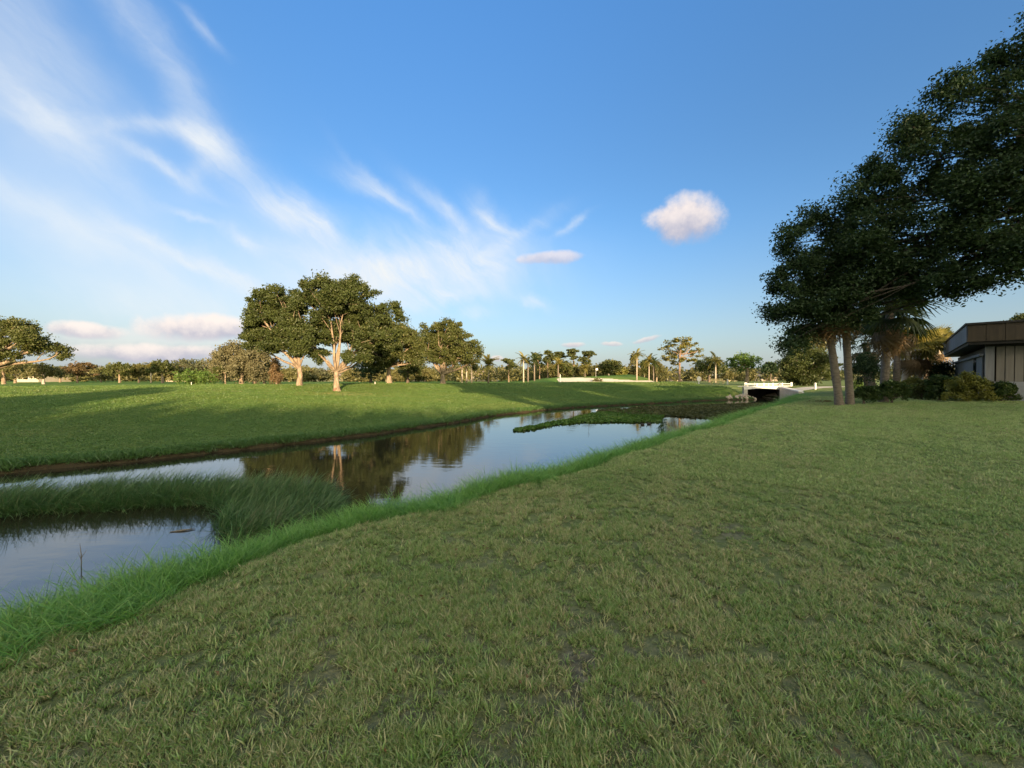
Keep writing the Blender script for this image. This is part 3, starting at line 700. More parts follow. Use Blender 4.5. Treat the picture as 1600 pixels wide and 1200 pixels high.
# ------------------------------------------------------------------ trees
def leaf_cards(C, size, rng, flat=0.0, asp=.55):
    """one small pointed leaf spray (a bent rhombus) at each point"""
    n = len(C); d = rng.normal(size=(n, 3)); d[:, 2] *= (1 - flat); d /= np.linalg.norm(d, axis=1)[:, None] + 1e-9
    e = rng.normal(size=(n, 3)); e[:, 2] *= (1 - flat); e -= d * (e * d).sum(1)[:, None]; e /= np.linalg.norm(e, axis=1)[:, None] + 1e-9
    nr = np.cross(d, e); s = (size * (.6 + .8 * rng.random(n)))[:, None]
    V = np.stack([C - d * s * .5, C + e * s * asp * .5 + nr * s * .10, C + d * s * .55, C - e * s * asp * .5 + nr * s * .10], 1).reshape(-1, 3)
    return V, np.arange(4 * n).reshape(n, 4)
def ell_points(rng, c, r, n, shell=.55):
    d = rng.normal(size=(n, 3)); d /= np.linalg.norm(d, axis=1)[:, None]
    k = (shell + (1 - shell) * rng.random(n)) ** (1 / 1.5)
    return np.asarray(c) + d * np.asarray(r) * k[:, None]
def make_tree(name, label, base, ells, leafmat, bark, trunk_r, fork=None, n_leaf=4000, leaf=.32, clump=.9, group=None, cat='tree', seed=0,
              limbs=True, sub=3, flat=0.0, base_mat=None, trunk_pts=None, droop=0.0, shell=.5, minz=None, clump_flat=.7, limb_k=1.0):
    """ells: list of (centre, radii) in world space; base: foot of the trunk"""
    rng = np.random.default_rng(seed + 100); rnd = random.Random(seed)
    base = Vector(base)
    root = thing(name, label, cat, base, 0, group)
    # crown: clumps spread through the ellipsoids, leaves through the clumps
    vol = np.array([(r[0] * r[1] * r[2]) ** .667 for c, r in ells]); share = vol / vol.sum()
    P = []; centers = []
    for (c, r), s in zip(ells, share):
        nl = int(n_leaf * s); nk = max(3, int(2.2 * (r[0] * r[1] * r[2]) ** .667 / clump ** 2 + 2))
        K = ell_points(rng, c, np.asarray(r) * .9, nk, shell); centers.append(K)
        w = rng.random(nk) ** .7 + .25; w /= w.sum(); k = rng.choice(nk, nl, p=w); size = clump * (.55 + .75 * rng.random(nk))
        ax = rng.uniform(.55, 1.55, (nk, 3)); off = np.clip(rng.normal(size=(nl, 3)), -2.1, 2.1) * .44 * ax[k]; off[:, 2] *= clump_flat
        p = K[k] + off * size[k][:, None]
        if droop: p[:, 2] -= droop * np.abs(rng.normal(size=nl)) * (rng.random(nl) < .5)
        P.append(p)
    P = np.concatenate(P)
    if minz is not None: P = P[P[:, 2] > minz]
    V, Q = leaf_cards(P - np.array(base), leaf, rng, flat)
    link('crown', mesh_np('crown', V, Q, leafmat), root)
    # wood: a flared trunk, a limb to every lobe of the crown, twigs to the clumps
    b = MB(); fz = fork if fork is not None else .35
    top = Vector((0, 0, fz)) if trunk_pts is None else Vector(trunk_pts[-1]) - base
    tp = ([Vector((0, 0, -.25)), Vector((0, 0, .12 * fz)), Vector((rnd.uniform(-.1, .1) * fz * .3, 0, .5 * fz)), top] if trunk_pts is None else [Vector(p) - base for p in trunk_pts])
    m_ = len(tp); rr = [trunk_r * (1.55 if i == 0 else 1.12 if i == 1 else 1 - .25 * i / (m_ - 1)) for i in range(m_)]
    if base_mat:
        bb = MB(); cut = .38
        bb.tube([tp[0], tp[1], tp[1].lerp(tp[2], cut)], [rr[0] * 1.03, rr[1] * 1.03, rr[2] * 1.08], 10, .06).build('root_flare', base_mat, root, smooth=True)
    b.tube([p for i in range(m_ - 1) for p in (tp[i], tp[i].lerp(tp[i + 1], .5))] + [tp[-1]], [r for i in range(m_ - 1) for r in (rr[i], (rr[i] + rr[i + 1]) / 2)] + [rr[-1]], 11, .09)
    for (c, r), K in zip(ells, centers):
        if not limbs: break
        tgt = Vector(c) - base + Vector((0, 0, -.25 * r[2]))
        s0 = top.lerp(tp[-2], rnd.uniform(0, .35)); lr = limb_k * trunk_r * min(.62, max(.16, .30 + .09 * r[0]))
        path = curve(s0, tgt, 6, .13, 0, rnd); b.tube(path, [lr * (1 - .78 * i / 6) for i in range(7)], 7, .10)
        for k in rnd.sample(range(len(K)), min(len(K), sub)):
            e = Vector(K[k]) - base; st = path[rnd.randint(3, 6)]
            b.tube(curve(st, e, 4, .12, 0, rnd), [lr * .30, lr * .22, lr * .16, lr * .10, lr * .04], 5)
    b.build('trunk', bark, root, smooth=True)
    return root
def pe(D, *rows, depth=1.0):
    """ellipsoids from photograph pixels at distance D: (px, py, rx, ry[, dD])"""
    out = []
    for row in rows:
        px, py, rx, ry = row[:4]; dd = row[4] if len(row) > 4 else 0.0
        c = W(px, py, D + dd); k = (D + dd) / F
        out.append((tuple(c), (rx * k, max(rx, ry) * k * depth, ry * k)))
    return out
def foot(px, D):
    x = (px - 800) * D / F; return Vector((x, D, Hs(x, D)))

# --- the oaks in the middle of the fairway
def oaks():
    D = 44
    make_tree('oak_tree', 'largest spreading live oak with reddish trunk base, alone on the fairway bank', foot(526, D),
        pe(D, (502, 458, 40, 28), (552, 458, 40, 30), (470, 495, 36, 32, -1), (528, 497, 46, 33, 1), (578, 505, 40, 30), (610, 490, 20, 24), (482, 530, 36, 22, -1.5), (580, 530, 36, 20, -1), (608, 528, 26, 22), (552, 560, 27, 14, -1.5), (500, 556, 14, 11, -1), (515, 520, 48, 24, 3), (560, 515, 48, 28, 3), (535, 470, 40, 26, -2)),
        M['oak_dark'], M['bark'], .33, 2.3, 112000, .24, .74, seed=1, base_mat=M['bark_base'], sub=6, limb_k=.88, shell=.35)
    D = 51
    make_tree('oak_tree', 'leaning pale trunked oak just left of the largest oak', foot(468, D),
        pe(D, (412, 472, 28, 26), (442, 462, 30, 22), (424, 508, 32, 26), (452, 530, 34, 20), (402, 500, 16, 26), (478, 548, 24, 12), (440, 490, 36, 30, 2), (425, 535, 30, 22), (400, 525, 20, 26, 2)),
        M['oak_dark'], M['bark'], .34, 2.6, 66000, .26, .78, seed=2, sub=5, limb_k=1.2, shell=.35)
    D = 60
    make_tree('oak_tree', 'oak with many fanned pale limbs directly right of the largest oak', foot(608, D),
        pe(D, (612, 528, 44, 28), (586, 548, 26, 20), (640, 535, 22, 30), (625, 562, 34, 18), (600, 515, 26, 18), (590, 562, 24, 16), (650, 560, 16, 22), (615, 545, 40, 22, 2)),
        M['oak'], M['bark'], .36, 3.0, 56000, .29, .85, seed=3, sub=6, limb_k=1.2, shell=.35)
    D = 70
    make_tree('oak_tree', 'rounded oak with a low split trunk, rightmost of the oak group', foot(692, D),
        pe(D, (690, 522, 28, 22), (668, 545, 16, 26), (714, 535, 28, 28), (740, 552, 13, 32), (690, 556, 32, 14), (705, 512, 20, 14), (672, 530, 24, 26, 2), (715, 555, 24, 18), (690, 540, 40, 24, 3)),
        M['oak'], M['bark'], .50, 1.8, 42000, .33, .85, seed=4, sub=5, limb_k=1.2, shell=.35)
    D = 55
    make_tree('oak_tree', 'broad oak with overhanging crown at the far left edge', foot(-28, D),
        pe(D, (-20, 520, 50, 28), (30, 522, 34, 22), (62, 540, 26, 15), (88, 552, 18, 12), (10, 550, 38, 16), (-70, 530, 50, 40), (50, 528, 26, 14, -2)),
        M['oak'], M['bark'], .5, 2.6, 50000, .27, .9, seed=5, sub=4, limb_k=1.2, shell=.35)
    D = 72
    make_tree('oak_tree', 'mossy grey green oak with a single pale trunk left of the leaning oak', foot(377, D),
        pe(D, (372, 553, 30, 16), (345, 568, 18, 16), (398, 562, 22, 20), (376, 575, 40, 10), (362, 548, 16, 10)),
        M['moss'], M['bark'], .34, 3.0, 24000, .34, 1.1, seed=6, droop=.9, sub=4)
oaks()

# --- all other trees: (kind, name, label, px, D, (x0, x1, y0, y1), leaf, bark, trunk radius, group)
ROW = 'trees along the far edge of the fairway'
TREES = [
 ('round', 'oak_tree', 'olive tree with a forked pale trunk under the far left oak', 6, 78, (-28, 46, 556, 592), 'olive', 'bark', .4),
 ('round', 'oak_tree', 'dull green tree with a short trunk behind the far left oak', 24, 88, (4, 60, 560, 594), 'oak', 'bark', .3),
 ('round', 'shade_tree', 'light green rounded tree with a white trunk beside the far left oak', 68, 72, (43, 97, 567, 594), 'olive', 'bark_pale', .28),
 ('pine', 'pine_tree', 'brownish dome shaped pine in the left tree row', 121, 100, (97, 150, 566, 590), 'pine_brown', 'bark_pine', .32),
 ('round', 'oak_tree', 'low dark oak between the brown pine and the light green tree', 94, 112, (80, 116, 569, 592), 'far', 'bark', .3),
 ('round', 'oak_tree', 'small oak next right of the brown pine', 158, 110, (142, 178, 572, 594), 'olive', 'bark', .25),
 ('round', 'oak_tree', 'darker round headed oak second right of the brown pine', 187, 96, (164, 208, 563, 590), 'oak', 'bark', .3),
 ('round', 'oak_tree', 'thin trunked oak in the gap of the left tree row', 217, 102, (200, 240, 566, 590), 'olive', 'bark', .25),
 ('round', 'oak_tree', 'oak with twin pale trunks in the left tree row', 254, 88, (231, 276, 560, 588), 'oak', 'bark', .35),
 ('round', 'oak_tree', 'broad low oak right behind the drooping bright tree', 296, 98, (262, 334, 559, 586), 'far', 'bark', .4),
 ('weep', 'weeping_tree', 'low drooping bright green tree on the left fairway', 304, 66, (270, 338, 574, 601), 'bright', 'bark', .2),
 ('round', 'leaning_tree', 'small leaning half bare tree beside the drooping bright tree', 352, 69, (334, 352, 572, 586), 'oak', 'bark', .16),
 ('round', 'dark_tree', 'dark bushy evergreen between the mossy oak and the leaning oak', 413, 80, (393, 433, 548, 598), 'deep', 'bark_dark', .3),
 ('cone', 'cypress_tree', 'small rusty brown cypress beside the dark evergreen', 432, 68, (421, 441, 560, 597), 'rust', 'bark', .15),
 ('round', 'oak_tree', 'grey olive oak behind the left shoulder of the leaning oak', 398, 78, (383, 436, 506, 560), 'olive', 'bark', .4),
 ('round', 'dark_tree', 'dark low tree behind the largest oak and the fanned oak', 580, 74, (553, 604, 558, 596), 'deep', 'bark_dark', .4),
 ('round', 'dark_tree', 'dark tree behind the right side of the fanned oak', 637, 72, (618, 664, 558, 592), 'oak_dark', 'bark_dark', .35),
 ('round', 'oak_tree', 'far olive tree seen under the limbs of the leaning oak', 452, 130, (436, 474, 574, 594), 'olive', 'bark', .3),
 ('round', 'oak_tree', 'far olive tree seen left of the reddish trunk base', 492, 135, (472, 516, 573, 594), 'far', 'bark', .3),
 ('round', 'oak_tree', 'far olive tree seen right of the reddish trunk base', 556, 132, (536, 574, 575, 594), 'olive', 'bark', .3),
 ('round', 'oak_tree', 'far round tree between the two oaks right of the largest', 664, 130, (648, 682, 572, 593), 'olive', 'bark', .3),
 ('pine', 'pine_tree', 'lone short pine left of the palm pair in the centre row', 795, 120, (784, 807, 560, 578), 'pine', 'bark_pine', .28),
 ('pine', 'pine_tree', 'tall slim pine, first of the centre pines, above the palm pair', 843, 122, (828, 852, 551, 574), 'pine', 'bark_pine', .26),
 ('pine', 'pine_tree', 'tall slim pine, second of the centre pines', 856, 120, (846, 865, 547, 572), 'pine', 'bark_pine', .26),
 ('pine', 'pine_tree', 'slim pine with a small tilted tuft between the centre pines', 874, 124, (866, 883, 550, 563), 'pine', 'bark_pine', .24),
 ('pine', 'pine_tree', 'tallest broad headed pine of the centre pines', 896, 120, (885, 907, 544, 564), 'pine', 'bark_pine', .34),
 ('pine', 'pine_tree', 'ragged pine just right of the tallest centre pine', 915, 118, (902, 929, 547, 574), 'pine', 'bark_pine', .32),
 ('round', 'oak_tree', 'bushy tree below the centre pines, behind the white post', 880, 112, (862, 902, 562, 590), 'oak', 'bark', .3),
 ('round', 'oak_tree', 'low leafy tree under the ragged pine', 912, 112, (896, 934, 567, 591), 'olive', 'bark', .28),
 ('round', 'oak_tree', 'oak with a pale bent trunk behind the green', 951, 110, (934, 975, 558, 586), 'oak', 'bark_pale', .32),
 ('round', 'oak_tree', 'small yellowish tree right of the bent trunk oak', 966, 116, (956, 982, 572, 590), 'yellow', 'bark', .2),
 ('cone', 'shade_tree', 'tall drooping green tree behind the first white trunked palm', 986, 116, (978, 1002, 550, 590), 'olive', 'bark', .3),
 ('round', 'shade_tree', 'rounded green tree between the two white trunked palms', 1007, 118, (999, 1017, 557, 589), 'oak', 'bark', .25),
 ('round', 'shade_tree', 'dull tree right of the two white trunked palms', 1026, 116, (1015, 1038, 561, 589), 'olive', 'bark', .28),
 ('bigpine', 'pine_tree', 'big golden lit pine with an umbrella crown beyond the right end of the bunker', 1062, 82, (1030, 1098, 527, 574), 'pine_sunlit', 'bark_pine', .42),
 ('round', 'oak_tree', 'dark spreading oak in front of the grey roofed house', 1108, 112, (1080, 1137, 553, 588), 'oak_dark', 'bark_dark', .4),
 ('round', 'oak_tree', 'bright lit oak with an orange forked trunk by the bridge', 1167, 70, (1130, 1192, 547, 584), 'bright', 'bark', .45),
 ('round', 'oak_tree', 'small far dark round tree right of the bridge oak', 1204, 132, (1190, 1216, 563, 586), 'deep', 'bark_dark', .3),
 ('round', 'shade_tree', 'wide dark bushy tree sweeping to the ground behind the leaning palms', 1258, 60, (1203, 1314, 532, 606), 'oak_dark', 'bark_dark', .45),
 ('round', 'shade_tree', 'olive tree top rising behind the wide bushy tree', 1262, 82, (1222, 1306, 516, 556), 'olive', 'bark', .4),
 ('round', 'oak_tree', 'olive tree behind the sunlit palms', 1446, 46, (1416, 1474, 508, 560), 'olive', 'bark', .35),
 ('round', 'oak_tree', 'dark tree top showing beside the house roof', 1468, 52, (1452, 1486, 506, 548), 'oak_dark', 'bark_dark', .3),
 ('round', 'oak_tree', 'tree top showing above the house roof', 1598, 44, (1570, 1630, 486, 520), 'oak_dark', 'bark_dark', .4),
 ('round', 'dark_tree', 'dense dark tree between the leaning palms and the straight palm', 1352, 24, (1328, 1384, 540, 604), 'deep', 'bark_dark', .16),
 ('round', 'dark_tree', 'dense dark tree against the side of the house', 1470, 30, (1448, 1500, 556, 606), 'deep', 'bark_dark', .2),
]
def generic(kind, name, label, px, D, bb, leaf, bark, tr, seed):
    rnd = random.Random(seed); x0, x1, y0, y1 = bb; w, h = x1 - x0, y1 - y0; f = foot(px, D); k = D / F
    ptop = 592 - (f.z - CAMZ) / k
    lsize = max(.14, .0047 * D) * (1.0 if D > 40 else .8); area = w * h * k * k
    n = int(min(18000, max(2600, 9.5 * area / lsize ** 2)))
    if name == 'shade_tree' and w > 100: n = int(n * 2.2)
    rows = []
    if kind in ('round', 'weep'):
        m = 7 if w > 30 else 5
        for i in range(m):
            s = (i + .5) / m; cx = x0 + w * (.16 + .68 * s) + rnd.uniform(-.04, .04) * w
            arch = math.sin(math.pi * (.12 + .76 * s)); ry = h * rnd.uniform(.20, .30)
            cy = y1 - h * .28 - arch * (h * .62 - ry) * rnd.uniform(.82, 1.06)
            rows.append((cx, max(cy, y0 + ry), w * rnd.uniform(.17, .25), ry, rnd.uniform(-.25, .25) * w * k))
        rows.append(((x0 + x1) / 2, y0 + h * .42, w * .30, h * .34)); rows.append(((x0 + x1) / 2 + rnd.uniform(-.1, .1) * w, y0 + h * .70, w * .40, h * .24))
        fork = max(.8, (ptop - y1) * k + .35 * h * k)
    elif kind == 'cone':
        for i in range(5): s = i / 4; rows.append(((x0 + x1) / 2 + rnd.uniform(-.06, .06) * w, y0 + h * (.12 + .76 * s), w * (.18 + .30 * s), h * .18))
        fork = .4 * h * k
    elif kind == 'pine':
        for i in range(7):
            ry = h * rnd.uniform(.10, .17); rows.append((x0 + w * rnd.uniform(.2, .8), y0 + ry + (h - 2 * ry) * (i + rnd.random() * .6) / 7, w * rnd.uniform(.20, .34), ry, rnd.uniform(-.3, .3) * w * k))
        rows.append(((x0 + x1) / 2, y0 + h * .18, w * .32, h * .14)); fork = (ptop - y1) * k + .3 * h * k
    else:
        for cx, cy, rx, ry in ((.48, .10, .26, .09), (.22, .24, .20, .09), (.76, .22, .22, .10), (.10, .40, .10, .07), (.92, .42, .10, .07), (.5, .34, .22, .07), (.35, .52, .22, .08), (.70, .50, .20, .08), (.22, .70, .20, .10), (.66, .74, .24, .10), (.90, .62, .10, .06), (.42, .86, .14, .07)):
            rows.append((x0 + w * cx, y0 + h * cy, w * rx, h * ry, rnd.uniform(-.25, .25) * w * k))
        fork = (ptop - y1) * k + .45 * h * k
    fl = .4 if kind in ('pine', 'bigpine') else 0
    make_tree(name, label, f, pe(D, *rows), M[leaf], M[bark], tr * (.55 if 'pine' in kind else .72), fork, n, lsize, max(.45, w * k * .085), seed=seed, droop=(.5 if kind == 'weep' else 0), flat=fl, sub=2, minz=f.z + .05, clump_flat=.5 if fl else .75,
              group=ROW if D >= 84 else None)
for i, (kind, name, label, px, D, bb, leaf, bark, tr) in enumerate(TREES):
    generic(kind, name, label, px, D, bb, leaf, bark, tr, 200 + i)

def near_oak():
    """the great oak whose crown hangs in from beyond the right edge"""
    rows = [(1566, 105, 46, 46, 13), (1500, 150, 52, 32, 13.5), (1428, 190, 46, 36, 14), (1580, 200, 50, 46, 12.5), (1500, 235, 60, 42, 13.6), (1405, 255, 54, 36, 14.6), (1560, 300, 62, 46, 12.8), (1450, 310, 62, 42, 14.2),
            (1360, 305, 48, 34, 15), (1300, 335, 46, 32, 15.6), (1244, 372, 34, 30, 16), (1330, 385, 58, 36, 15.4), (1430, 380, 60, 40, 14.4), (1525, 385, 62, 40, 13.2), (1590, 380, 44, 46, 12.6), (1240, 425, 36, 34, 16.2),
            (1310, 440, 52, 36, 15.8), (1385, 440, 42, 28, 15.2), (1480, 438, 52, 24, 14), (1560, 428, 46, 20, 13.2), (1212, 492, 20, 24, 16.6), (1250, 490, 36, 26, 16.4), (1330, 490, 40, 22, 16), (1620, 260, 40, 60, 12), (1700, 330, 70, 50, 13), (1690, 200, 60, 60, 12), (1640, 60, 40, 36, 12.5), (1606, 18, 8, 8, 12.3), (1280, 410, 56, 36, 16), (1542, 258, 58, 34, 13), (1470, 345, 58, 34, 14), (1585, 150, 36, 40, 12.6), (1360, 350, 56, 36, 15), (1385, 405, 50, 30, 15), (1290, 470, 56, 34, 16), (1226, 455, 26, 28, 16.4), (1420, 440, 60, 30, 14.6), (1270, 520, 34, 20, 16.6), (1234, 530, 22, 16, 16.6)]
    ells = []
    for px, py, rx, ry, D in rows: ells += pe(D, (px, py, rx, ry), depth=1.2)
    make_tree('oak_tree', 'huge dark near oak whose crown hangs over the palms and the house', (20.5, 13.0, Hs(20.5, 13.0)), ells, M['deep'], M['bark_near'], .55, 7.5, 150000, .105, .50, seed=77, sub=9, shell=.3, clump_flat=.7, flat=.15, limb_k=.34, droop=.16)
near_oak()

# --- palms
def fan_frond(rng, L, leaflets=15, droop=.5):
    """a sabal fan: stalk and a spread of folded leaflets"""
    b = MB(); st = L * .55
    b.tube([(0, 0, 0), (st * .5, 0, .05 * L), (st, 0, .04 * L)], [.016, .012, .009], 4)
    for i in range(leaflets):
        a = -1.75 + 3.5 * i / (leaflets - 1); ll = L * .62 * (1 - .28 * abs(a) / 1.75) * (.9 + .2 * rng.random()); c, s = math.cos(a), math.sin(a); w = .032 * L / 1.4 + .012
        P = []
        for k in range(4):
            t_ = k / 3; r = ll * t_; z = .04 * L - droop * ll * t_ ** 2.2 - .10 * L * abs(a) / 1.75 * t_; x, y = st + c * r, s * r
            ww = w * (.5 + 1.3 * t_ if t_ < .5 else 1.3 * (1.02 - t_) + .1)
            P += [(x + s * ww, y - c * ww, z), (x - s * ww, y + c * ww, z)]
        b.add(P, [(0, 1, 3, 2), (2, 3, 5, 4), (4, 5, 7, 6)])
    return b
def pinnate_frond(rng, L, droop=.6):
    b = MB(); n = 12; pts = []
    for k in range(n + 1):
        s = k / n; pts.append((L * s * (1 - .12 * s), 0, L * (.32 * s - droop * s * s)))
    b.tube(pts, [.03 * (1 - .8 * k / n) for k in range(n + 1)], 4)
    for k in range(1, n + 1):
        for sd in (-1, 1):
            x, y, z = pts[k]; ll = L * .24 * (1.1 - .6 * k / n)
            b.add([(x - .05 * L, 0, z), (x + .03 * L, 0, z), (x + .10 * L, sd * ll, z - ll * .45), (x + .04 * L, sd * ll * .7, z - ll * .25)], [(0, 1, 2, 3)])
    return b
FAN = [fan_frond(np.random.default_rng(i), 1.5, 15, .35 + .12 * i).mesh('frond', M['palm']) for i in range(3)]
FAN_SUNLIT = [fan_frond(np.random.default_rng(i + 5), 1.5, 15, .35 + .12 * i).mesh('frond', M['palm_sunlit']) for i in range(3)]
FAN_DEAD = [fan_frond(np.random.default_rng(i + 9), 1.4, 13, .9).mesh('dead_frond', M['palm_dead']) for i in range(2)]
def palm(label, base, top, r, bark, fans, L, n=26, dead=9, group=None, seed=0):
    rnd = random.Random(seed); base, top = Vector(base), Vector(top)
    root = thing('palm_tree', label, 'palm', base, 0, group); t0 = top - base
    mid = t0 * .5 + Vector((t0.x, t0.y, 0)) * -.10
    pts = []; rad = []
    for i in range(13):
        s = i / 12; p = Vector((0, 0, -.2)) * (1 - s) ** 2 + mid * (2 * s * (1 - s)) + t0 * s * s; pts.append(p); rad.append(r * (1.35 - .35 * min(1, s * 7)) * (1 - .12 * s) * rnd.uniform(.96, 1.04))
    MB().tube(pts, rad, 10, .03).build('trunk', bark, root, smooth=True)
    for i in range(n + dead):
        dd = i >= n; o = link('dead_frond' if dd else 'frond', rnd.choice(FAN_DEAD if dd else fans), root, t0 + Vector((0, 0, -.15 if dd else .1)))
        el = rnd.uniform(-1.35, -.8) if dd else rnd.uniform(-.6, 1.35) if i > 4 else rnd.uniform(.9, 1.5)
        o.rotation_euler = (rnd.uniform(-.25, .25), -el, i * 2.4 + rnd.uniform(-.3, .3)); s = L / 1.5 * rnd.uniform(.8, 1.12); o.scale = (s, s, s)
    return root
def pal_px(bx, D, tx, ty): return foot(bx, D), W(tx, ty, D)
PG = 'palms beside the house'
for i, (lab, bx, D, tx, ty, r, bark, fans, L, n, dead) in enumerate([
    ('leaning palm at the lawn edge, left of the close pair', 1313, 17, 1288, 478, .15, 'bark_palm', FAN, 1.5, 26, 10),
    ('palm of the close pair standing nearer the house', 1329, 17.3, 1318, 472, .145, 'bark_palm', FAN, 1.5, 26, 10),
    ('straight dark palm with full crown behind the close pair', 1380, 18.5, 1390, 490, .17, 'bark_palm', FAN, 1.75, 34, 14),
    ('straight palm between the dark palm and the sunlit palms', 1400, 24, 1404, 505, .17, 'bark_palm', FAN, 1.7, 30, 12),
    ('short bent sunlit palm with brown skirt, left of the sunlit pair', 1411, 29, 1420, 548, .19, 'bark_pale', FAN_SUNLIT, 1.7, 28, 14),
    ('straight sunlit palm with white trunk, right of the sunlit pair', 1436, 30, 1434, 545, .19, 'bark_pale', FAN_SUNLIT, 1.8, 30, 14),
    ('half hidden palm behind the dense dark tree', 1364, 27, 1352, 535, .22, 'bark_palm', FAN, 1.6, 26, 12),
    ('distant sunlit palm close to the house side wall', 1468, 36, 1466, 540, .2, 'bark_pale', FAN_SUNLIT, 1.6, 24, 8)]):
    b, t_ = pal_px(bx, D, tx, ty); palm(lab, b, t_, r, M[bark], fans, L, n, dead, PG, 300 + i)
PIN = pinnate_frond(np.random.default_rng(4), 2.2); PIN_ME = {m: PIN.mesh('frond', M[m]) for m in ('palm', 'palm_sunlit')}
def far_palm(label, px, D, ytop, leaf, bark, L, r, seed, group):
    """palms so far that the crown is one mesh"""
    rnd = random.Random(seed); f = foot(px, D); t_ = W(px, ytop, D); root = thing('palm_tree', label, 'palm', f, 0, group); h = t_.z - f.z - L * .25
    MB().tube([(0, 0, -.2), (.0, 0, h * .5), (0, 0, h)], [r * .95, r * .72, r * .65], 8).build('trunk', M[bark], root, smooth=True)
    src = PIN_ME['palm']; nv = len(src.vertices); co = np.empty(nv * 3, np.float32); src.vertices.foreach_get('co', co); co = co.reshape(-1, 3)
    polys = [tuple(p.vertices) for p in src.polygons]; b = MB()
    for i in range(17):
        el = rnd.uniform(-.7, 1.2); mt = (Matrix.Translation((0, 0, h)) @ Matrix.Rotation(i * 2.4, 4, 'Z') @ Matrix.Rotation(-el, 4, 'Y') @ Matrix.Scale(L / 2.2 * rnd.uniform(.8, 1.1), 4))
        m3 = np.array(mt); P = co @ m3[:3, :3].T + m3[:3, 3]
        b.add(P, [p for p in polys if len(p) == 4], [p for p in polys if len(p) == 3])
    b.build('crown', M[leaf], root); return root
FP = 'palms along the far edge of the fairway'
for i, (lab, px, D, yt, leaf, bark, L, r) in enumerate([
    ('left palm of the three under the rightmost oak', 722, 84, 563, 'palm_sunlit', 'bark_pale', 2.4, .2), ('middle palm of the three under the rightmost oak', 729, 86, 565, 'palm_sunlit', 'bark_pale', 2.4, .2),
    ('right palm of the three under the rightmost oak', 737, 85, 564, 'palm_sunlit', 'bark_pale', 2.4, .2), ('squat bushy palm right of the rightmost oak', 763, 84, 565, 'palm_sunlit', 'bark_palm', 2.8, .25),
    ('taller palm of the pair left of the centre pines', 818, 104, 557, 'palm_sunlit', 'bark_pale', 2.8, .24), ('shorter palm of the pair left of the centre pines', 825, 106, 563, 'palm', 'bark_palm', 2.5, .24),
    ('palm under the first slim centre pine', 835, 104, 558, 'palm', 'bark_palm', 2.8, .24), ('palm behind the white post at the bunker', 872, 106, 564, 'palm_sunlit', 'bark_palm', 2.6, .22),
    ('small palm under the ragged pine', 914, 106, 572, 'palm_sunlit', 'bark_palm', 2.4, .2), ('tall white trunked palm standing in the bunker edge', 995, 89, 551, 'palm_sunlit', 'bark_pale', 2.2, .16),
    ('shorter white trunked palm standing at the bunker edge', 1014, 89, 560, 'palm_sunlit', 'bark_pale', 2.2, .15), ('stocky palm behind the shorter white trunked palm', 1021, 106, 564, 'palm', 'bark_palm', 2.6, .2),
    ('palm in front of the dark oak and grey roofed house', 1118, 98, 558, 'palm_sunlit', 'bark_pale', 2.8, .22), ('slim pale palm in the left tree row by the twin trunked oak', 236, 94, 568, 'palm_sunlit', 'bark_pale', 2.2, .2)]):
    far_palm(lab, px, D, yt, leaf, bark, L, r, 400 + i, FP)

def far_wood():
    """the unbroken belt of woodland far behind"""
    rng = np.random.default_rng(55); P = []
    for i in range(430):
        a = rng.uniform(-1.02, 1.02); D = rng.uniform(165, 240); x = D * math.tan(a) if abs(a) < 1.0 else D * 1.6 * np.sign(a)
        h = rng.uniform(4.2, 8.2) * (.75 + .5 * fbm(np.array([x]), np.array([D]), 40, 91, 2)[0]); r = rng.uniform(3.5, 7.5); z = Hs(x, D)
        nk = 90; c = ell_points(rng, (x, D, z + h * .5), (r, r * .6, h * .5), nk, .3); P.append(c)
    P = np.concatenate(P); P = P[P[:, 2] > .6]
    V, Q = leaf_cards(P, 1.5, rng, 0, .7)
    tag(link('distant_wood', mesh_np('distant_wood', V, Q, M['far'])), 'long low belt of woodland far behind the golf course', 'woodland', kind='stuff')
far_wood()
def undergrowth():
    rng = np.random.default_rng(57); P = []
    for i in range(330):
        px = rng.uniform(-40, 1240); D = rng.uniform(126, 160); x = (px - 800) * D / F
        if 1040 < px < 1220 and D < 150: continue
        h = rng.uniform(3.0, 6.2) * (1.0 if px < 700 else 1.12); r = rng.uniform(2.0, 4.2); z = Hs(x, D)
        P.append(ell_points(rng, (x, D, z + h * .5), (r, r * .6, h * .5), 130, .3))
    P = np.concatenate(P); P = P[P[:, 2] > .7]; V, Q = leaf_cards(P, .85, rng, 0, .7)
    tag(link('undergrowth', mesh_np('undergrowth', V, Q, M['olive'])), 'tangled olive green undergrowth between the trunks beyond the fairway', 'undergrowth', kind='stuff')
undergrowth()

# --- shrubs
def shrub(name, label, px, D, bb, leaf, n, lsize, seed, group=None):
    x0, x1, y0, y1 = bb; w, h = x1 - x0, y1 - y0; k = D / F; rnd = random.Random(seed); f = foot(px, D); rows = []
    for i in range(6):
        s = (i + .5) / 6; rows.append((x0 + w * (.14 + .72 * s), y1 - h * (.30 + .32 * rnd.random() * math.sin(math.pi * s)), w * rnd.uniform(.14, .22), h * rnd.uniform(.28, .38), rnd.uniform(-.2, .2) * w * k))
    rows.append(((x0 + x1) / 2, (y0 + y1) / 2 + h * .05, w * .30, h * .42))
    for i in range(5): rows.append((x0 + w * (.12 + .19 * i), y1 + 2, w * .15, 7, rnd.uniform(-.2, .2) * w * k))
    make_tree(name, label, f, pe(D, *rows, depth=.7), M[leaf], M['bark_dark'], .05, .25, n, lsize, max(.14, w * k * .09), seed=seed, cat='shrub', group=group, sub=2, minz=f.z + .01)
SG = 'shrubs in the bed beside the house'
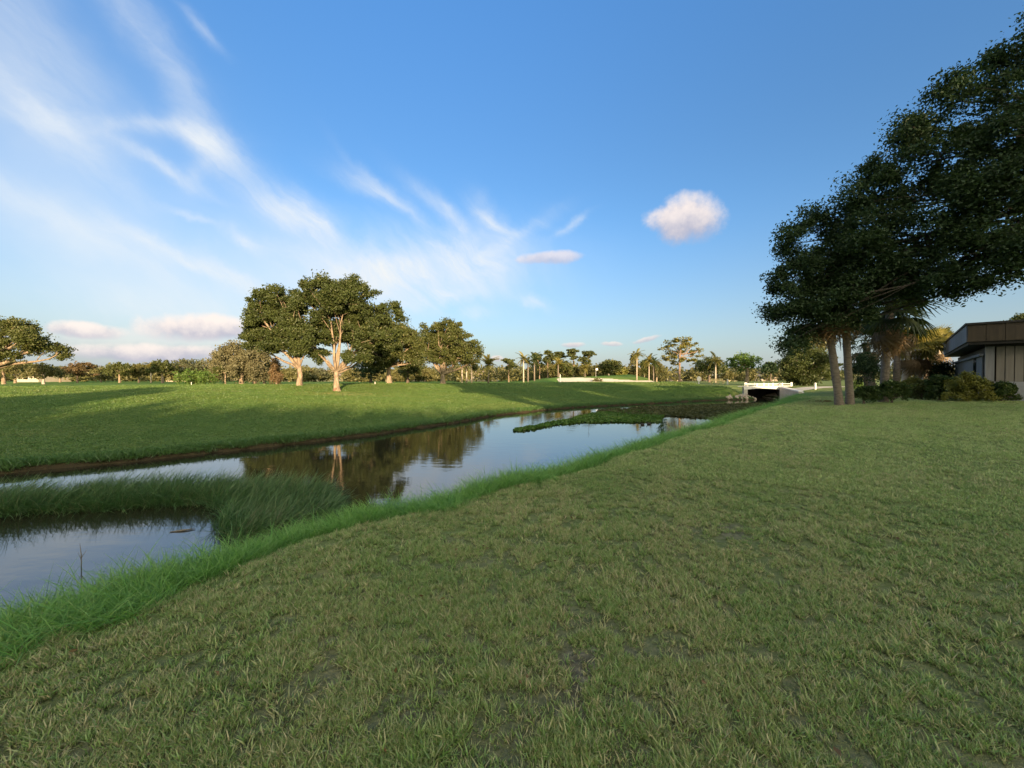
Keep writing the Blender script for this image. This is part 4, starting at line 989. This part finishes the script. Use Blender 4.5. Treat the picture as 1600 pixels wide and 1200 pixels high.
for i, (nm, lab, px, D, bb, leaf, n, ls) in enumerate([
    ('shrub', 'dark round shrub in front of the house side wall', 1468, 19.5, (1448, 1496, 578, 614), 'shrub', 5000, .10),
    ('shrub', 'yellow green spreading shrub at the house corner', 1512, 18.6, (1474, 1552, 578, 617), 'yellow', 6000, .10),
    ('shrub', 'dark spiky shrub against the front wall of the house', 1566, 18.4, (1544, 1592, 592, 618), 'shrub', 3600, .10),
    ('shrub', 'low dark shrub at the foot of the close pair of palms', 1350, 17.5, (1334, 1372, 600, 617), 'shrub', 3200, .09),
    ('shrub', 'low dark shrub at the foot of the straight dark palm', 1394, 18.0, (1366, 1420, 592, 615), 'shrub', 4200, .09),
    ('shrub', 'sunlit yellow shrub below the sunlit palms', 1424, 27, (1406, 1446, 588, 606), 'yellow', 3000, .12),
    ('shrub', 'mid green shrub between the palm bed and the house shrubs', 1440, 20, (1420, 1462, 590, 614), 'oak', 3600, .10)]):
    shrub(nm, lab, px, D, bb, leaf, n, ls, 500 + i, SG)
shrub('shrub', 'small brown tuft of growth in the middle of the bunker', 933, 87, (925, 942, 588, 597), 'olive', 900, .25, 520)
shrub('shrub', 'small clipped green shrub on the lawn behind the leaning palms', 1341, 44, (1335, 1347, 594, 600), 'bright', 900, .18, 521)

# ------------------------------------------------------------------ bridge
def bridge():
    x0, x1, y0, y1, zd = 30.2, 34.2, 50.0, 54.4, .62
    root = thing('bridge', 'white concrete cart bridge with low railings over the canal', 'bridge', ((x0 + x1) / 2, y0, ZW)); ox, oy, oz = root.location
    SK = .55                                 # the bridge crosses the canal at a skew
    def L(p): return (p[0] + SK * max(0, p[1] - y0) - ox, p[1] - oy, p[2] - oz)
    def pbox(b, xa, xb, ya, yb, za, zb):
        return b.add([L(p) for p in ((xa, ya, za), (xb, ya, za), (xb, yb, za), (xa, yb, za), (xa, ya, zb), (xb, ya, zb), (xb, yb, zb), (xa, yb, zb))], [(3, 2, 1, 0), (4, 5, 6, 7), (0, 1, 5, 4), (1, 2, 6, 5), (2, 3, 7, 6), (3, 0, 4, 7)])
    b = MB(); n = 10                         # deck with a slightly arched underside
    for i in range(n):
        a, c = i / n, (i + 1) / n; xa, xc = x0 - .5 + (x1 - x0 + 1) * a, x0 - .5 + (x1 - x0 + 1) * c
        za, zc = [zd - .36 + .16 * math.sin(math.pi * s) for s in (a, c)]
        b.add([L(p) for p in ((xa, y0, za), (xc, y0, zc), (xc, y0, zd), (xa, y0, zd), (xa, y1, za), (xc, y1, zc), (xc, y1, zd), (xa, y1, zd))], [(0, 1, 2, 3), (7, 6, 5, 4), (3, 2, 6, 7), (1, 0, 4, 5)])
    b.build('deck', M['white'], root)
    pbox(MB(), x0 - 1.2, x1 + 1.2, y0 + .35, y1 - .35, zd + .004, zd + .03).build('roadway', M['path'], root)
    for y, xa, xb, nm in ((y0 + .12, x0 - .35, x1 + .2, 4), (y1 - .12, x0 - .2, x1 + 2.4, 6)):
        rail = pbox(MB(), xa, xb, y - .10, y + .10, zd, zd + .10).build('railing', M['white'], root)
        pbox(MB(), xa, xb, y - .08, y + .08, zd + .31, zd + .40).build('top_rail', M['white'], rail)
        for i in range(nm):
            x = xa + .1 + (xb - xa - .2) * i / (nm - 1); e = .13 if i in (0, nm - 1) else .085
            pbox(MB(), x - e, x + e, y - .12, y + .12, zd + .003, zd + (.54 if e > .1 else .47)).build('post', M['white'], rail)
    pbox(MB(), x0 - .5, x0, y0 + .05, y1 - .1, -1.25, zd - .34).build('abutment', M['concrete'], root)
    pbox(MB(), x1, x1 + .5, y0 + .05, y1 - .1, -1.25, zd - .34).build('abutment', M['shade_conc'], root)  # shade under the deck is put into this abutment's dark colour
    pbox(MB(), x0, x1, y1 - .35, y1 - .1, -1.25, zd - .22).build('added_back_wall', M['shade_conc'], root)  # wall added to close the opening, coloured near-black as the shade inside
    w = MB(); wx = x1 + .02                  # wing wall falling away towards the viewer
    w.add([L(p) for p in ((wx, y0 - .1, -1.3), (wx + .15, y0 - 3.2, -1.3), (wx + .15, y0 - 3.2, .06), (wx, y0 - .1, .50), (wx + .4, y0 - .1, -1.3), (wx + .55, y0 - 3.2, -1.3), (wx + .55, y0 - 3.2, .06), (wx + .4, y0 - .1, .50))],
          [(0, 1, 2, 3), (7, 6, 5, 4), (1, 5, 6, 2), (4, 0, 3, 7), (3, 2, 6, 7), (0, 4, 5, 1)])
    wing = w.build('wing_wall', M['concrete'], root)
    c = MB()
    c.add([L(p) for p in ((wx - .1, y0 - .12, .505), (wx + .05, y0 - 3.3, .065), (wx + .65, y0 - 3.3, .065), (wx + .5, y0 - .12, .505), (wx - .1, y0 - .12, .66), (wx + .05, y0 - 3.3, .22), (wx + .65, y0 - 3.3, .22), (wx + .5, y0 - .12, .66))],
          [(3, 2, 1, 0), (4, 5, 6, 7), (0, 1, 5, 4), (1, 2, 6, 5), (2, 3, 7, 6), (3, 0, 4, 7)])
    c.build('coping', M['white'], wing)
bridge()
def rock_mesh(rng, mat):
    import bmesh
    bm = bmesh.new(); bmesh.ops.create_icosphere(bm, subdivisions=2, radius=1)
    off = rng.random(3) * 9
    for v in bm.verts:
        p = np.array(v.co); k = 1 + .28 * math.sin(p[0] * 2.7 + off[0]) * math.sin(p[1] * 3.1 + off[1]) + .16 * math.sin(p[2] * 5 + off[2] + p[0] * 3)
        v.co = Vector((p[0] * k, p[1] * k, p[2] * k * .65))
    me = bpy.data.meshes.new('boulder'); bm.to_mesh(me); bm.free(); me.materials.append(mat); return me
def rocks():
    rng = np.random.default_rng(8); RM = [rock_mesh(rng, M['rock']) for _ in range(4)]; RG = [rock_mesh(rng, M['rock_shade']) for _ in range(3)]
    for side, n in (('l', 30), ('r', 16)):
        for i in range(n):
            s = rng.random()
            if side == 'l': x = 30.4 - 4.4 * s ** 1.3 + rng.normal() * .2; y = 48.5 - 1.2 * s ** 1.2 + rng.random() * 1.3 * (1 - s)
            else: x = 34.4 + rng.normal() * .5; y = 46.2 - 2.0 * s + rng.normal() * .3
            r = rng.uniform(.14, .34) if side == 'l' else rng.uniform(.16, .36)
            z = max(Hs(x, y), ZW - .1) + r * .15
            o = link('boulder', RM[i % 4] if side == 'l' else RG[i % 3], None, (x, y, z), tuple(rng.random(3) * 6.28)); o.scale = (r, r * rng.uniform(.8, 1.2), r * rng.uniform(.7, 1.1))
            tag(o, 'pale sunlit boulder in the riprap left of the bridge opening' if side == 'l' else 'grey shaded boulder in the riprap below the bridge wing wall', 'rock', 'boulders left of the bridge' if side == 'l' else 'boulders right of the bridge')
rocks()

# ------------------------------------------------------------------ the house on the right
def house():
    c = Vector((23.7, 19.6, 0)); gz = .72; rz = R(-45)       # local +x runs along the front wall away from the corner, +y back along the side wall
    root = thing('house', 'low brown house with deep flat fascia and vertical board walls', 'house', (c.x, c.y, gz), rz)
    FL, SLn, wh = 15.0, 15.0, 2.55
    body = MB().box((FL / 2 + .06, SLn / 2 + .06, wh / 2 - .1), (FL - .1, SLn - .1, wh + .2)); body.build('wall', M['trim_dark'], root)
    MB().box((FL / 2, -.06, .32), (FL, .10, .95)).build('base_course', M['wall_base'], root)  # grey strip along the bottom of the front wall
    n = 50; w = .285; pm = MB().box((0, 0, 0), (w - .028, .06, 1.72)).mesh('panel', M['siding'])
    for i in range(n): link('panel', pm, root, (.36 + w * i + w / 2, -.025, 1.66))
    MB().box((.16, -.03, 1.28), (.30, .16, 2.5)).build('corner_post', M['siding_grey'], root)
    sp = MB().box((0, 0, 0), (.05, .40, 1.95)).mesh('panel', M['siding_grey'])
    for i in range(34):
        if i in (5, 6, 7): continue
        link('panel', sp, root, (-.02, .55 + .43 * i, 1.1))
    win = MB().box((-.02, .55 + .43 * 6, 1.2), (.05, 1.26, 1.5)).build('window', M['trim_dark'], root)
    MB().box((-.05, .55 + .43 * 6, 1.2), (.02, 1.10, 1.32)).build('pane', M['glass'], win)
    MB().box((-.10, SLn / 2, 2.14), (.14, SLn, .12)).build('ledge', M['fascia_shade'], root)
    MB().box((FL / 2, -.02, 2.58), (FL, .14, .12)).build('frieze_board', M['trim_dark'], root)
    oh = .62; z0, z1 = 2.78, 3.62
    MB().box((FL / 2, SLn / 2, z0 - .07), (FL + 2 * oh - .1, SLn + 2 * oh - .1, .14)).build('soffit', M['trim_dark'], root)  # shadow under the eave is put into the soffit's dark colour
    fm = MB().box((0, 0, 0), (.58, .05, z1 - z0)).mesh('fascia_board', M['fascia']); fs = MB().box((0, 0, 0), (.05, 1.16, z1 - z0)).mesh('fascia_board', M['fascia_shade'])
    for i in range(27): link('fascia_board', fm, root, (-oh + .30 + .597 * i, -oh, (z0 + z1) / 2))
    for i in range(13): link('fascia_board', fs, root, (-oh - .005, -oh + .65 + 1.18 * i, (z0 + z1) / 2))
    MB().box((FL / 2, SLn / 2, (z0 + z1) / 2), (FL + 2 * oh - .08, SLn + 2 * oh - .08, z1 - z0 - .02)).build('roof_edge', M['trim_dark'], root)
    cap = MB().box((FL / 2, SLn / 2, z1 + .05), (FL + 2 * oh + .16, SLn + 2 * oh + .16, .10)).build('roof', M['trim_dark'], root)
    MB().box((FL / 2, SLn / 2, z1 + .14), (FL - 1, SLn - 1, .08)).build('roof_membrane', M['roof_grey'], cap)
house()

# ------------------------------------------------------------------ far houses
def far_house(label, px0, px1, D, h, roofh, wall, roof, dep=9.0, gable_front=False, rz=0.0):
    xa, xb = (px0 - 800) * D / F, (px1 - 800) * D / F; L = xb - xa; x = (xa + xb) / 2; z = Hs(x, D + dep / 2)
    root = thing('house', label, 'house', (x, D, z), rz, 'houses beyond the golf course')
    wl = MB().box((0, dep / 2, h / 2 - .3), (L, dep, h + .6)).build('wall', M[wall], root)
    r = MB(); o = .5
    if gable_front: P = [(-L / 2 - o, -o, h), (L / 2 + o, -o, h), (0, -o, h + roofh), (-L / 2 - o, dep + o, h), (L / 2 + o, dep + o, h), (0, dep + o, h + roofh)]
    else: P = [(-L / 2 - o, -o, h), (-L / 2 - o, dep + o, h), (-L / 2 + 2, dep / 2, h + roofh), (L / 2 + o, -o, h), (L / 2 + o, dep + o, h), (L / 2 - 2, dep / 2, h + roofh)]
    if gable_front:
        r.add([(p[0], p[1], p[2] + .02) for p in P], [(0, 2, 5, 3), (1, 4, 5, 2), (0, 3, 4, 1)], [(3, 5, 4)])
        MB().add([(-L / 2, -.02, h), (L / 2, -.02, h), (0, -.02, h + roofh * .9)], [], [(0, 1, 2)]).build('gable', M[wall], root)
    else: r.add(P, [(0, 3, 5, 2), (4, 1, 2, 5), (0, 1, 4, 3)], [(0, 2, 1), (3, 4, 5)])
    r.build('roof', M[roof], root)
    n = max(1, int(L / 4))
    for i in range(n):
        fx = -L / 2 + L * (i + .5) / n
        f = MB().box((fx, -.03, 1.35), (1.5, .08, 1.25)).build('window_frame', M['white'], root); MB().box((fx, -.08, 1.35), (1.3, .04, 1.05)).build('pane', M['glass'], f)
far_house('long low house with grey roof behind the dark oak', 1046, 1130, 172, 1.9, 2.4, 'wall_taupe', 'roof_grey')
far_house('small cream gabled house right of the grey roofed house', 1131, 1152, 165, 2.0, 1.9, 'wall_cream', 'wall_cream', 7, True)
far_house('grey roofed house right of the bridge oak', 1180, 1216, 168, 1.9, 2.2, 'wall_taupe', 'roof_grey')
far_house('pale house with tan roof behind the leaning oak', 436, 520, 150, 2.2, 2.2, 'wall_cream', 'roof_tan')
far_house('pale house glimpsed between the oaks right of the largest', 618, 668, 152, 2.4, 2.0, 'wall_pale', 'roof_tan')
far_house('pale house behind the three palms', 728, 778, 158, 2.4, 2.0, 'wall_pale', 'roof_tan')
far_house('pale house behind the twin trunked oak on the left', 258, 300, 130, 2.4, 1.6, 'wall_pale', 'roof_grey')
far_house('pale house low behind the far left oak', 22, 60, 120, 2.2, 1.6, 'wall_pale', 'roof_grey')

# --- woodland and tall trees behind the viewer, which shade the near lawn
def behind():
    rng = np.random.default_rng(66); P = []
    X = np.arange(-150, 175, 2.2)
    for x in X:
        top = 18.6 + 1.2 * (fbm(np.array([x]), np.array([0.]), 9, 92, 3)[0] - .5) + 10.0 * math.exp(-((x - 50.5) / 3.4) ** 2) + 9.0 * math.exp(-((x - 59.5) / 2.2) ** 2) + 4.0 * math.exp(-((x + 30) / 9) ** 2) + 3.5 * math.exp(-((x - 84) / 8) ** 2)
        for y in (-97, -93): P.append(np.stack([x + rng.normal(0, 1.0, 110), y + rng.normal(0, 1.2, 110), top * (.04 + .96 * rng.random(110) ** .8) - (rng.random(110) ** 3) * .8], 1))
    P = np.concatenate(P); V, Q = leaf_cards(P, 2.2, rng, 0, .8)
    tag(link('distant_wood', mesh_np('distant_wood', V, Q, M['far'])), 'tall belt of woodland standing behind the viewpoint', 'woodland', kind='stuff')
    rnd = random.Random(99)
    for i, (x, y, h, r) in enumerate([(21.5, -25, 21.0, 5.2), (31, -24, 22.5, 5.8), (41, -25, 22, 5.5), (-14, -30, 12.5, 4.0)]):
        z = Hs(x, y); ells = []; lo = .50
        for k in range(8):
            a = k * 2.4; ells.append(((x + math.cos(a) * r * .55, y + math.sin(a) * r * .5, z + h * (lo + .04 + (.92 - lo) * rnd.random())), (r * .5, r * .5, h * .09)))
        ells.append(((x, y, z + h * .78), (r * .75, r * .75, h * .18)))
        make_tree('oak_tree', ['tall tree behind the viewpoint, first from the water', 'tall tree behind the viewpoint, second from the water', 'tall tree behind the viewpoint nearest the house side', 'smaller tree behind the viewpoint on the canal side'][i],
                  (x, y, z), ells, M['oak_dark'], M['bark_dark'], .45, h * .45, 7000, .62, 1.3, group='trees behind the viewpoint', seed=600 + i, sub=1)
behind()

# ------------------------------------------------------------------ things on the water
def weed_mats():
    rng = np.random.default_rng(31)
    def mat_from(pxs): return np.array([(lambda D: ((px - 800) * D / F, D))((CAMZ - ZW) * F / (py - 592)) for px, py in pxs])
    def raft(name, label, poly, n, size, leaf, hh, thick=.04):
        lo, hi = poly.min(0), poly.max(0); x = rng.uniform(lo[0], hi[0], n); y = rng.uniform(lo[1], hi[1], n)
        k = inside(x + (fbm(x, y, 1.2, 81, 3) - .5) * .9, y + (fbm(x, y, 1.2, 82, 3) - .5) * 1.1, poly) & (H(x, y) < ZW + .06); x, y = x[k], y[k]
        z = ZW + .02 + hh * rng.random(len(x)) * fbm(x, y, .9, 83, 3)
        V, Q = leaf_cards(np.stack([x, y, z], 1), size, rng, .55, .75)
        tag(link(name, mesh_np(name, V, Q, M[leaf])), label, 'water weed', kind='stuff')
    raft('floating_weed', 'green tongue of floating weed in the middle of the canal', mat_from([(803, 671), (850, 664), (930, 645), (1000, 641), (1035, 650), (1028, 659), (960, 661), (900, 660), (860, 667), (818, 674)]), 26000, .20, 'weed', .07)
    raft('floating_weed', 'wide darker sheet of floating weed reaching to the bridge', mat_from([(930, 643.5), (1000, 637.5), (1080, 634), (1180, 631), (1225, 631.5), (1220, 640), (1180, 652), (1150, 655.5), (1100, 653), (1060, 651), (1030, 650), (980, 648)]), 40000, .28, 'weed_brown', .04)
weed_mats()
def duck(label, px, py, rz, s=1.0):
    D = (CAMZ - ZW) * F / (py - 592); x = (px - 800) * D / F
    root = thing('duck', label, 'duck', (x, D, ZW - .03), rz, 'ducks by the green weed'); root.scale = (.62,) * 3; b = MB()
    prof = [(-.24, .02, .16), (-.17, .06, .13), (-.06, .10, .10), (.06, .10, .10), (.15, .06, .11), (.19, .02, .12)]
    b.tube([(p[0], 0, p[2] * s) for p in prof], [p[1] for p in prof], 9); b.build('body', M['duck'], root, smooth=True)
    MB().tube([(.13, 0, .13), (.17, 0, .22), (.18, 0, .27)], [.04, .028, .026], 7).build('neck', M['duck'], root, smooth=True)
    hd = MB().tube([(.14, 0, .275), (.17, 0, .285), (.21, 0, .28), (.235, 0, .27)], [.015, .042, .038, .015], 8).build('head', M['duck'], root, smooth=True)
    MB().box((.262, 0, .264), (.06, .03, .014)).build('bill', M['stick'], hd)
duck('left duck of the two dark ducks beside the weed', 1004, 664, R(200), 1.0); duck('right duck of the two dark ducks beside the weed', 1014, 663, R(190), 1.0)
def water_plant(label, px, D, h, n, seed):
    rnd = random.Random(seed); f = foot(px, D); f.z = max(f.z, ZW - .05); root = thing('water_plant', label, 'plant', f, 0, 'leafy plants on the near bank')
    for i in range(n):
        a = rnd.random() * 6.28; sx, sy = math.cos(a) * rnd.uniform(.02, .22), math.sin(a) * rnd.uniform(.02, .22); hh = h * rnd.uniform(.65, 1.05)
        b = MB(); b.tube([(sx * .4, sy * .4, -.05), (sx, sy, hh * .6), (sx * 1.5, sy * 1.5, hh)], [.012, .01, .005], 5); st = b.build('stem', M['shrub'], root)
        V = []
        for k in range(11):
            z = hh * (.3 + .7 * k / 10); aa = k * 2.4; L = .16 * rnd.uniform(.8, 1.3); c, s = math.cos(aa), math.sin(aa); ox, oy = sx * (.5 + z / hh), sy * (.5 + z / hh)
            V += [(ox, oy, z), (ox + c * L * .5 - s * .035, oy + s * L * .5 + c * .035, z + .05), (ox + c * L, oy + s * L, z - .01), (ox + c * L * .5 + s * .035, oy + s * L * .5 - c * .035, z + .05)]
        link('leaf_spray', mesh_np('leaf_spray', V, np.arange(44).reshape(11, 4), M['deep']), st)
water_plant('tall dark leafy water plant on the near bank, nearer the viewer', 1034, 15.4, 1.0, 7, 1); water_plant('smaller dark leafy water plant further up the near bank', 1143, 21.5, .85, 4, 2)
def sticks():
    def at(px, py): D = (CAMZ - ZW) * F / (py - 592); return Vector(((px - 800) * D / F, D, ZW))
    p = at(282, 831); tag(MB().tube([(-.16, -.05, .005), (0, .0, .015), (.16, .07, .012)], [.006, .016, .006], 6).build('floating_stick', M['stick'], None, p, None, True), 'pale floating stick on the water by the reed clump', 'stick')
    for i, (px, py, lab) in enumerate([(122, 888, 'thin dark twig standing in the water near the left edge'), (920, 671, 'thin dark snag standing in the water below the weed tongue')]):
        b = MB(); h = .32 if i == 0 else .45; b.tube([(0, 0, -.3), (.01, 0, h * .5), (-.02, .01, h)], [.008, .006, .002], 5); b.tube([(.01, 0, h * .4), (.07, .02, h * .75)], [.005, .001], 4); b.tube([(.01, 0, h * .3), (-.06, .02, h * .62)], [.005, .001], 4)
        tag(b.build('twig', M['stick'], None, at(px, py), None, True), lab, 'twig')
sticks()

# ------------------------------------------------------------------ small things on the course
def bench():
    f = foot(1121, 76); root = thing('bench', 'pale yellow slatted bench on the fairway near the bridge', 'bench', f, R(8))
    for z, y in ((.42, -.15), (.42, .08)): MB().box((0, y, z), (2.7, .18, .06)).build('seat_slat', M['wood_yellow'], root)
    for z in (.68, .95): MB().box((0, .24, z), (2.7, .05, .17)).build('back_slat', M['wood_yellow'], root)
    for x in (-1.2, 0, 1.2):
        MB().box((x, .19, .52), (.09, .05, 1.05)).build('leg', M['wood_yellow'], root); MB().box((x, -.2, .2), (.09, .07, .42)).build('leg', M['wood_yellow'], root)
bench()
def bollard(label, px, D, h, r, group='white posts around the course'):
    root = thing('bollard', label, 'post', foot(px, D), 0, group)
    MB().tube([(0, 0, -.1), (0, 0, h * .9), (0, 0, h)], [r, r, r * .7], 10).build('post', M['white'], root, smooth=False); MB().tube([(0, 0, h * .80), (0, 0, h * .86)], [r * 1.12, r * 1.12], 10).build('band', M['wood_yellow'], root)
bollard('short white post on the fairway beside the yellow bench', 1137, 72, .95, .13); bollard('short white post beside the cart path right of the bridge', 1274, 50, .85, .12)
bollard('slim white post at the left end of the bunker', 875, 84, 1.7, .16); bollard('low white post on the grass right of the largest oak', 586, 56, .35, .06)
bollard('small white tee marker in front of the drooping bright tree', 299, 62, .55, .05)
def marker():
    root = thing('tee_sign', 'white rounded sign board on a short post on the fairway', 'sign', foot(1092, 78))
    MB().tube([(0, 0, -.1), (0, 0, .6)], [.09, .09], 8).build('post', M['white'], root)
    prof = [(.50, .12), (.65, .32), (.95, .40), (1.25, .36), (1.45, .22), (1.52, .06)]
    P = [(-w, z) for z, w in prof] + [(w, z) for z, w in prof[::-1]]; n = len(P); V = [(x, -.06, z) for x, z in P] + [(x, .06, z) for x, z in P]
    MB().add(V, [(i, n + i, n + (i + 1) % n, (i + 1) % n) for i in range(n)], [(0, i + 1, i) for i in range(1, n - 1)][::-1] + [(n, n + i, n + i + 1) for i in range(1, n - 1)]).build('board', M['white'], root)
marker()
def flagstick():
    root = thing('golf_flag', 'white flag on a thin stick on the raised green', 'flag', foot(931, 101))
    MB().tube([(0, 0, -.1), (0, 0, 2.2)], [.03, .025], 6).build('stick', M['white'], root)
    MB().add([(0, 0, 2.2), (.25, .05, 2.15), (.5, 0, 2.18), (0, 0, 1.75), (.25, .05, 1.7), (.5, 0, 1.75), (0, .015, 2.2), (.25, .065, 2.15), (.5, .015, 2.18), (0, .015, 1.75), (.25, .065, 1.7), (.5, .015, 1.75)], [(0, 3, 4, 1), (1, 4, 5, 2), (6, 7, 10, 9), (7, 8, 11, 10), (0, 1, 7, 6), (1, 2, 8, 7), (3, 9, 10, 4), (4, 10, 11, 5), (2, 5, 11, 8)]).build('flag_cloth', M['flag'], root)
flagstick()
def litter():
    rng = np.random.default_rng(61)
    for (px, D, lab) in ((1288, 19.0, 'little heap of dark dead leaves on the lawn before the leaning palms'), (1196, 20.5, 'brown patch of dead leaves at the top of the bank grass')):
        f = foot(px, D); n = 60; P = np.stack([rng.normal(0, .35, n), rng.normal(0, .2, n), .02 + .05 * rng.random(n)], 1); V, Q = leaf_cards(P, .12, rng, .6, .6)
        tag(link('dead_leaves', mesh_np('dead_leaves', V, Q, M['dead_leaf']), None, f), lab, 'leaves', kind='stuff')
litter()
def scraps():
    rng = np.random.default_rng(71); n = 260; x, y = polar(rng, n, 1.6, 16, 1.2); near, d = land(x, y); k = near & (d > 2); x, y = x[k], y[k]
    P = np.stack([x, y, H(x, y) + .035 + .02 * rng.random(len(x))], 1); V, Q = leaf_cards(P, .035, rng, .55, .55)
    tag(link('fallen_leaves', mesh_np('fallen_leaves', V, Q, M['dead_leaf'])), 'few small brown fallen leaves scattered over the near lawn', 'leaves', kind='stuff')
    n = 900; x, y = arclen_pts(rng, n, NEAR[2:-2], lambda r: 1 / np.clip(r, 4, None) ** .8); x = x + rng.normal(-.5, .5, n); y = y + rng.normal(.5, .5, n)
    near, d = land(x, y); k = d < -.05; x, y = x[k], y[k]
    P = np.stack([x, y, np.full(len(x), ZW + .006)], 1); V, Q = leaf_cards(P, .045, rng, .96, .5)
    tag(link('water_litter', mesh_np('water_litter', V, Q, M['weed_brown'])), 'small leaves and scum drifting on the water along the near bank', 'litter', kind='stuff')
scraps()
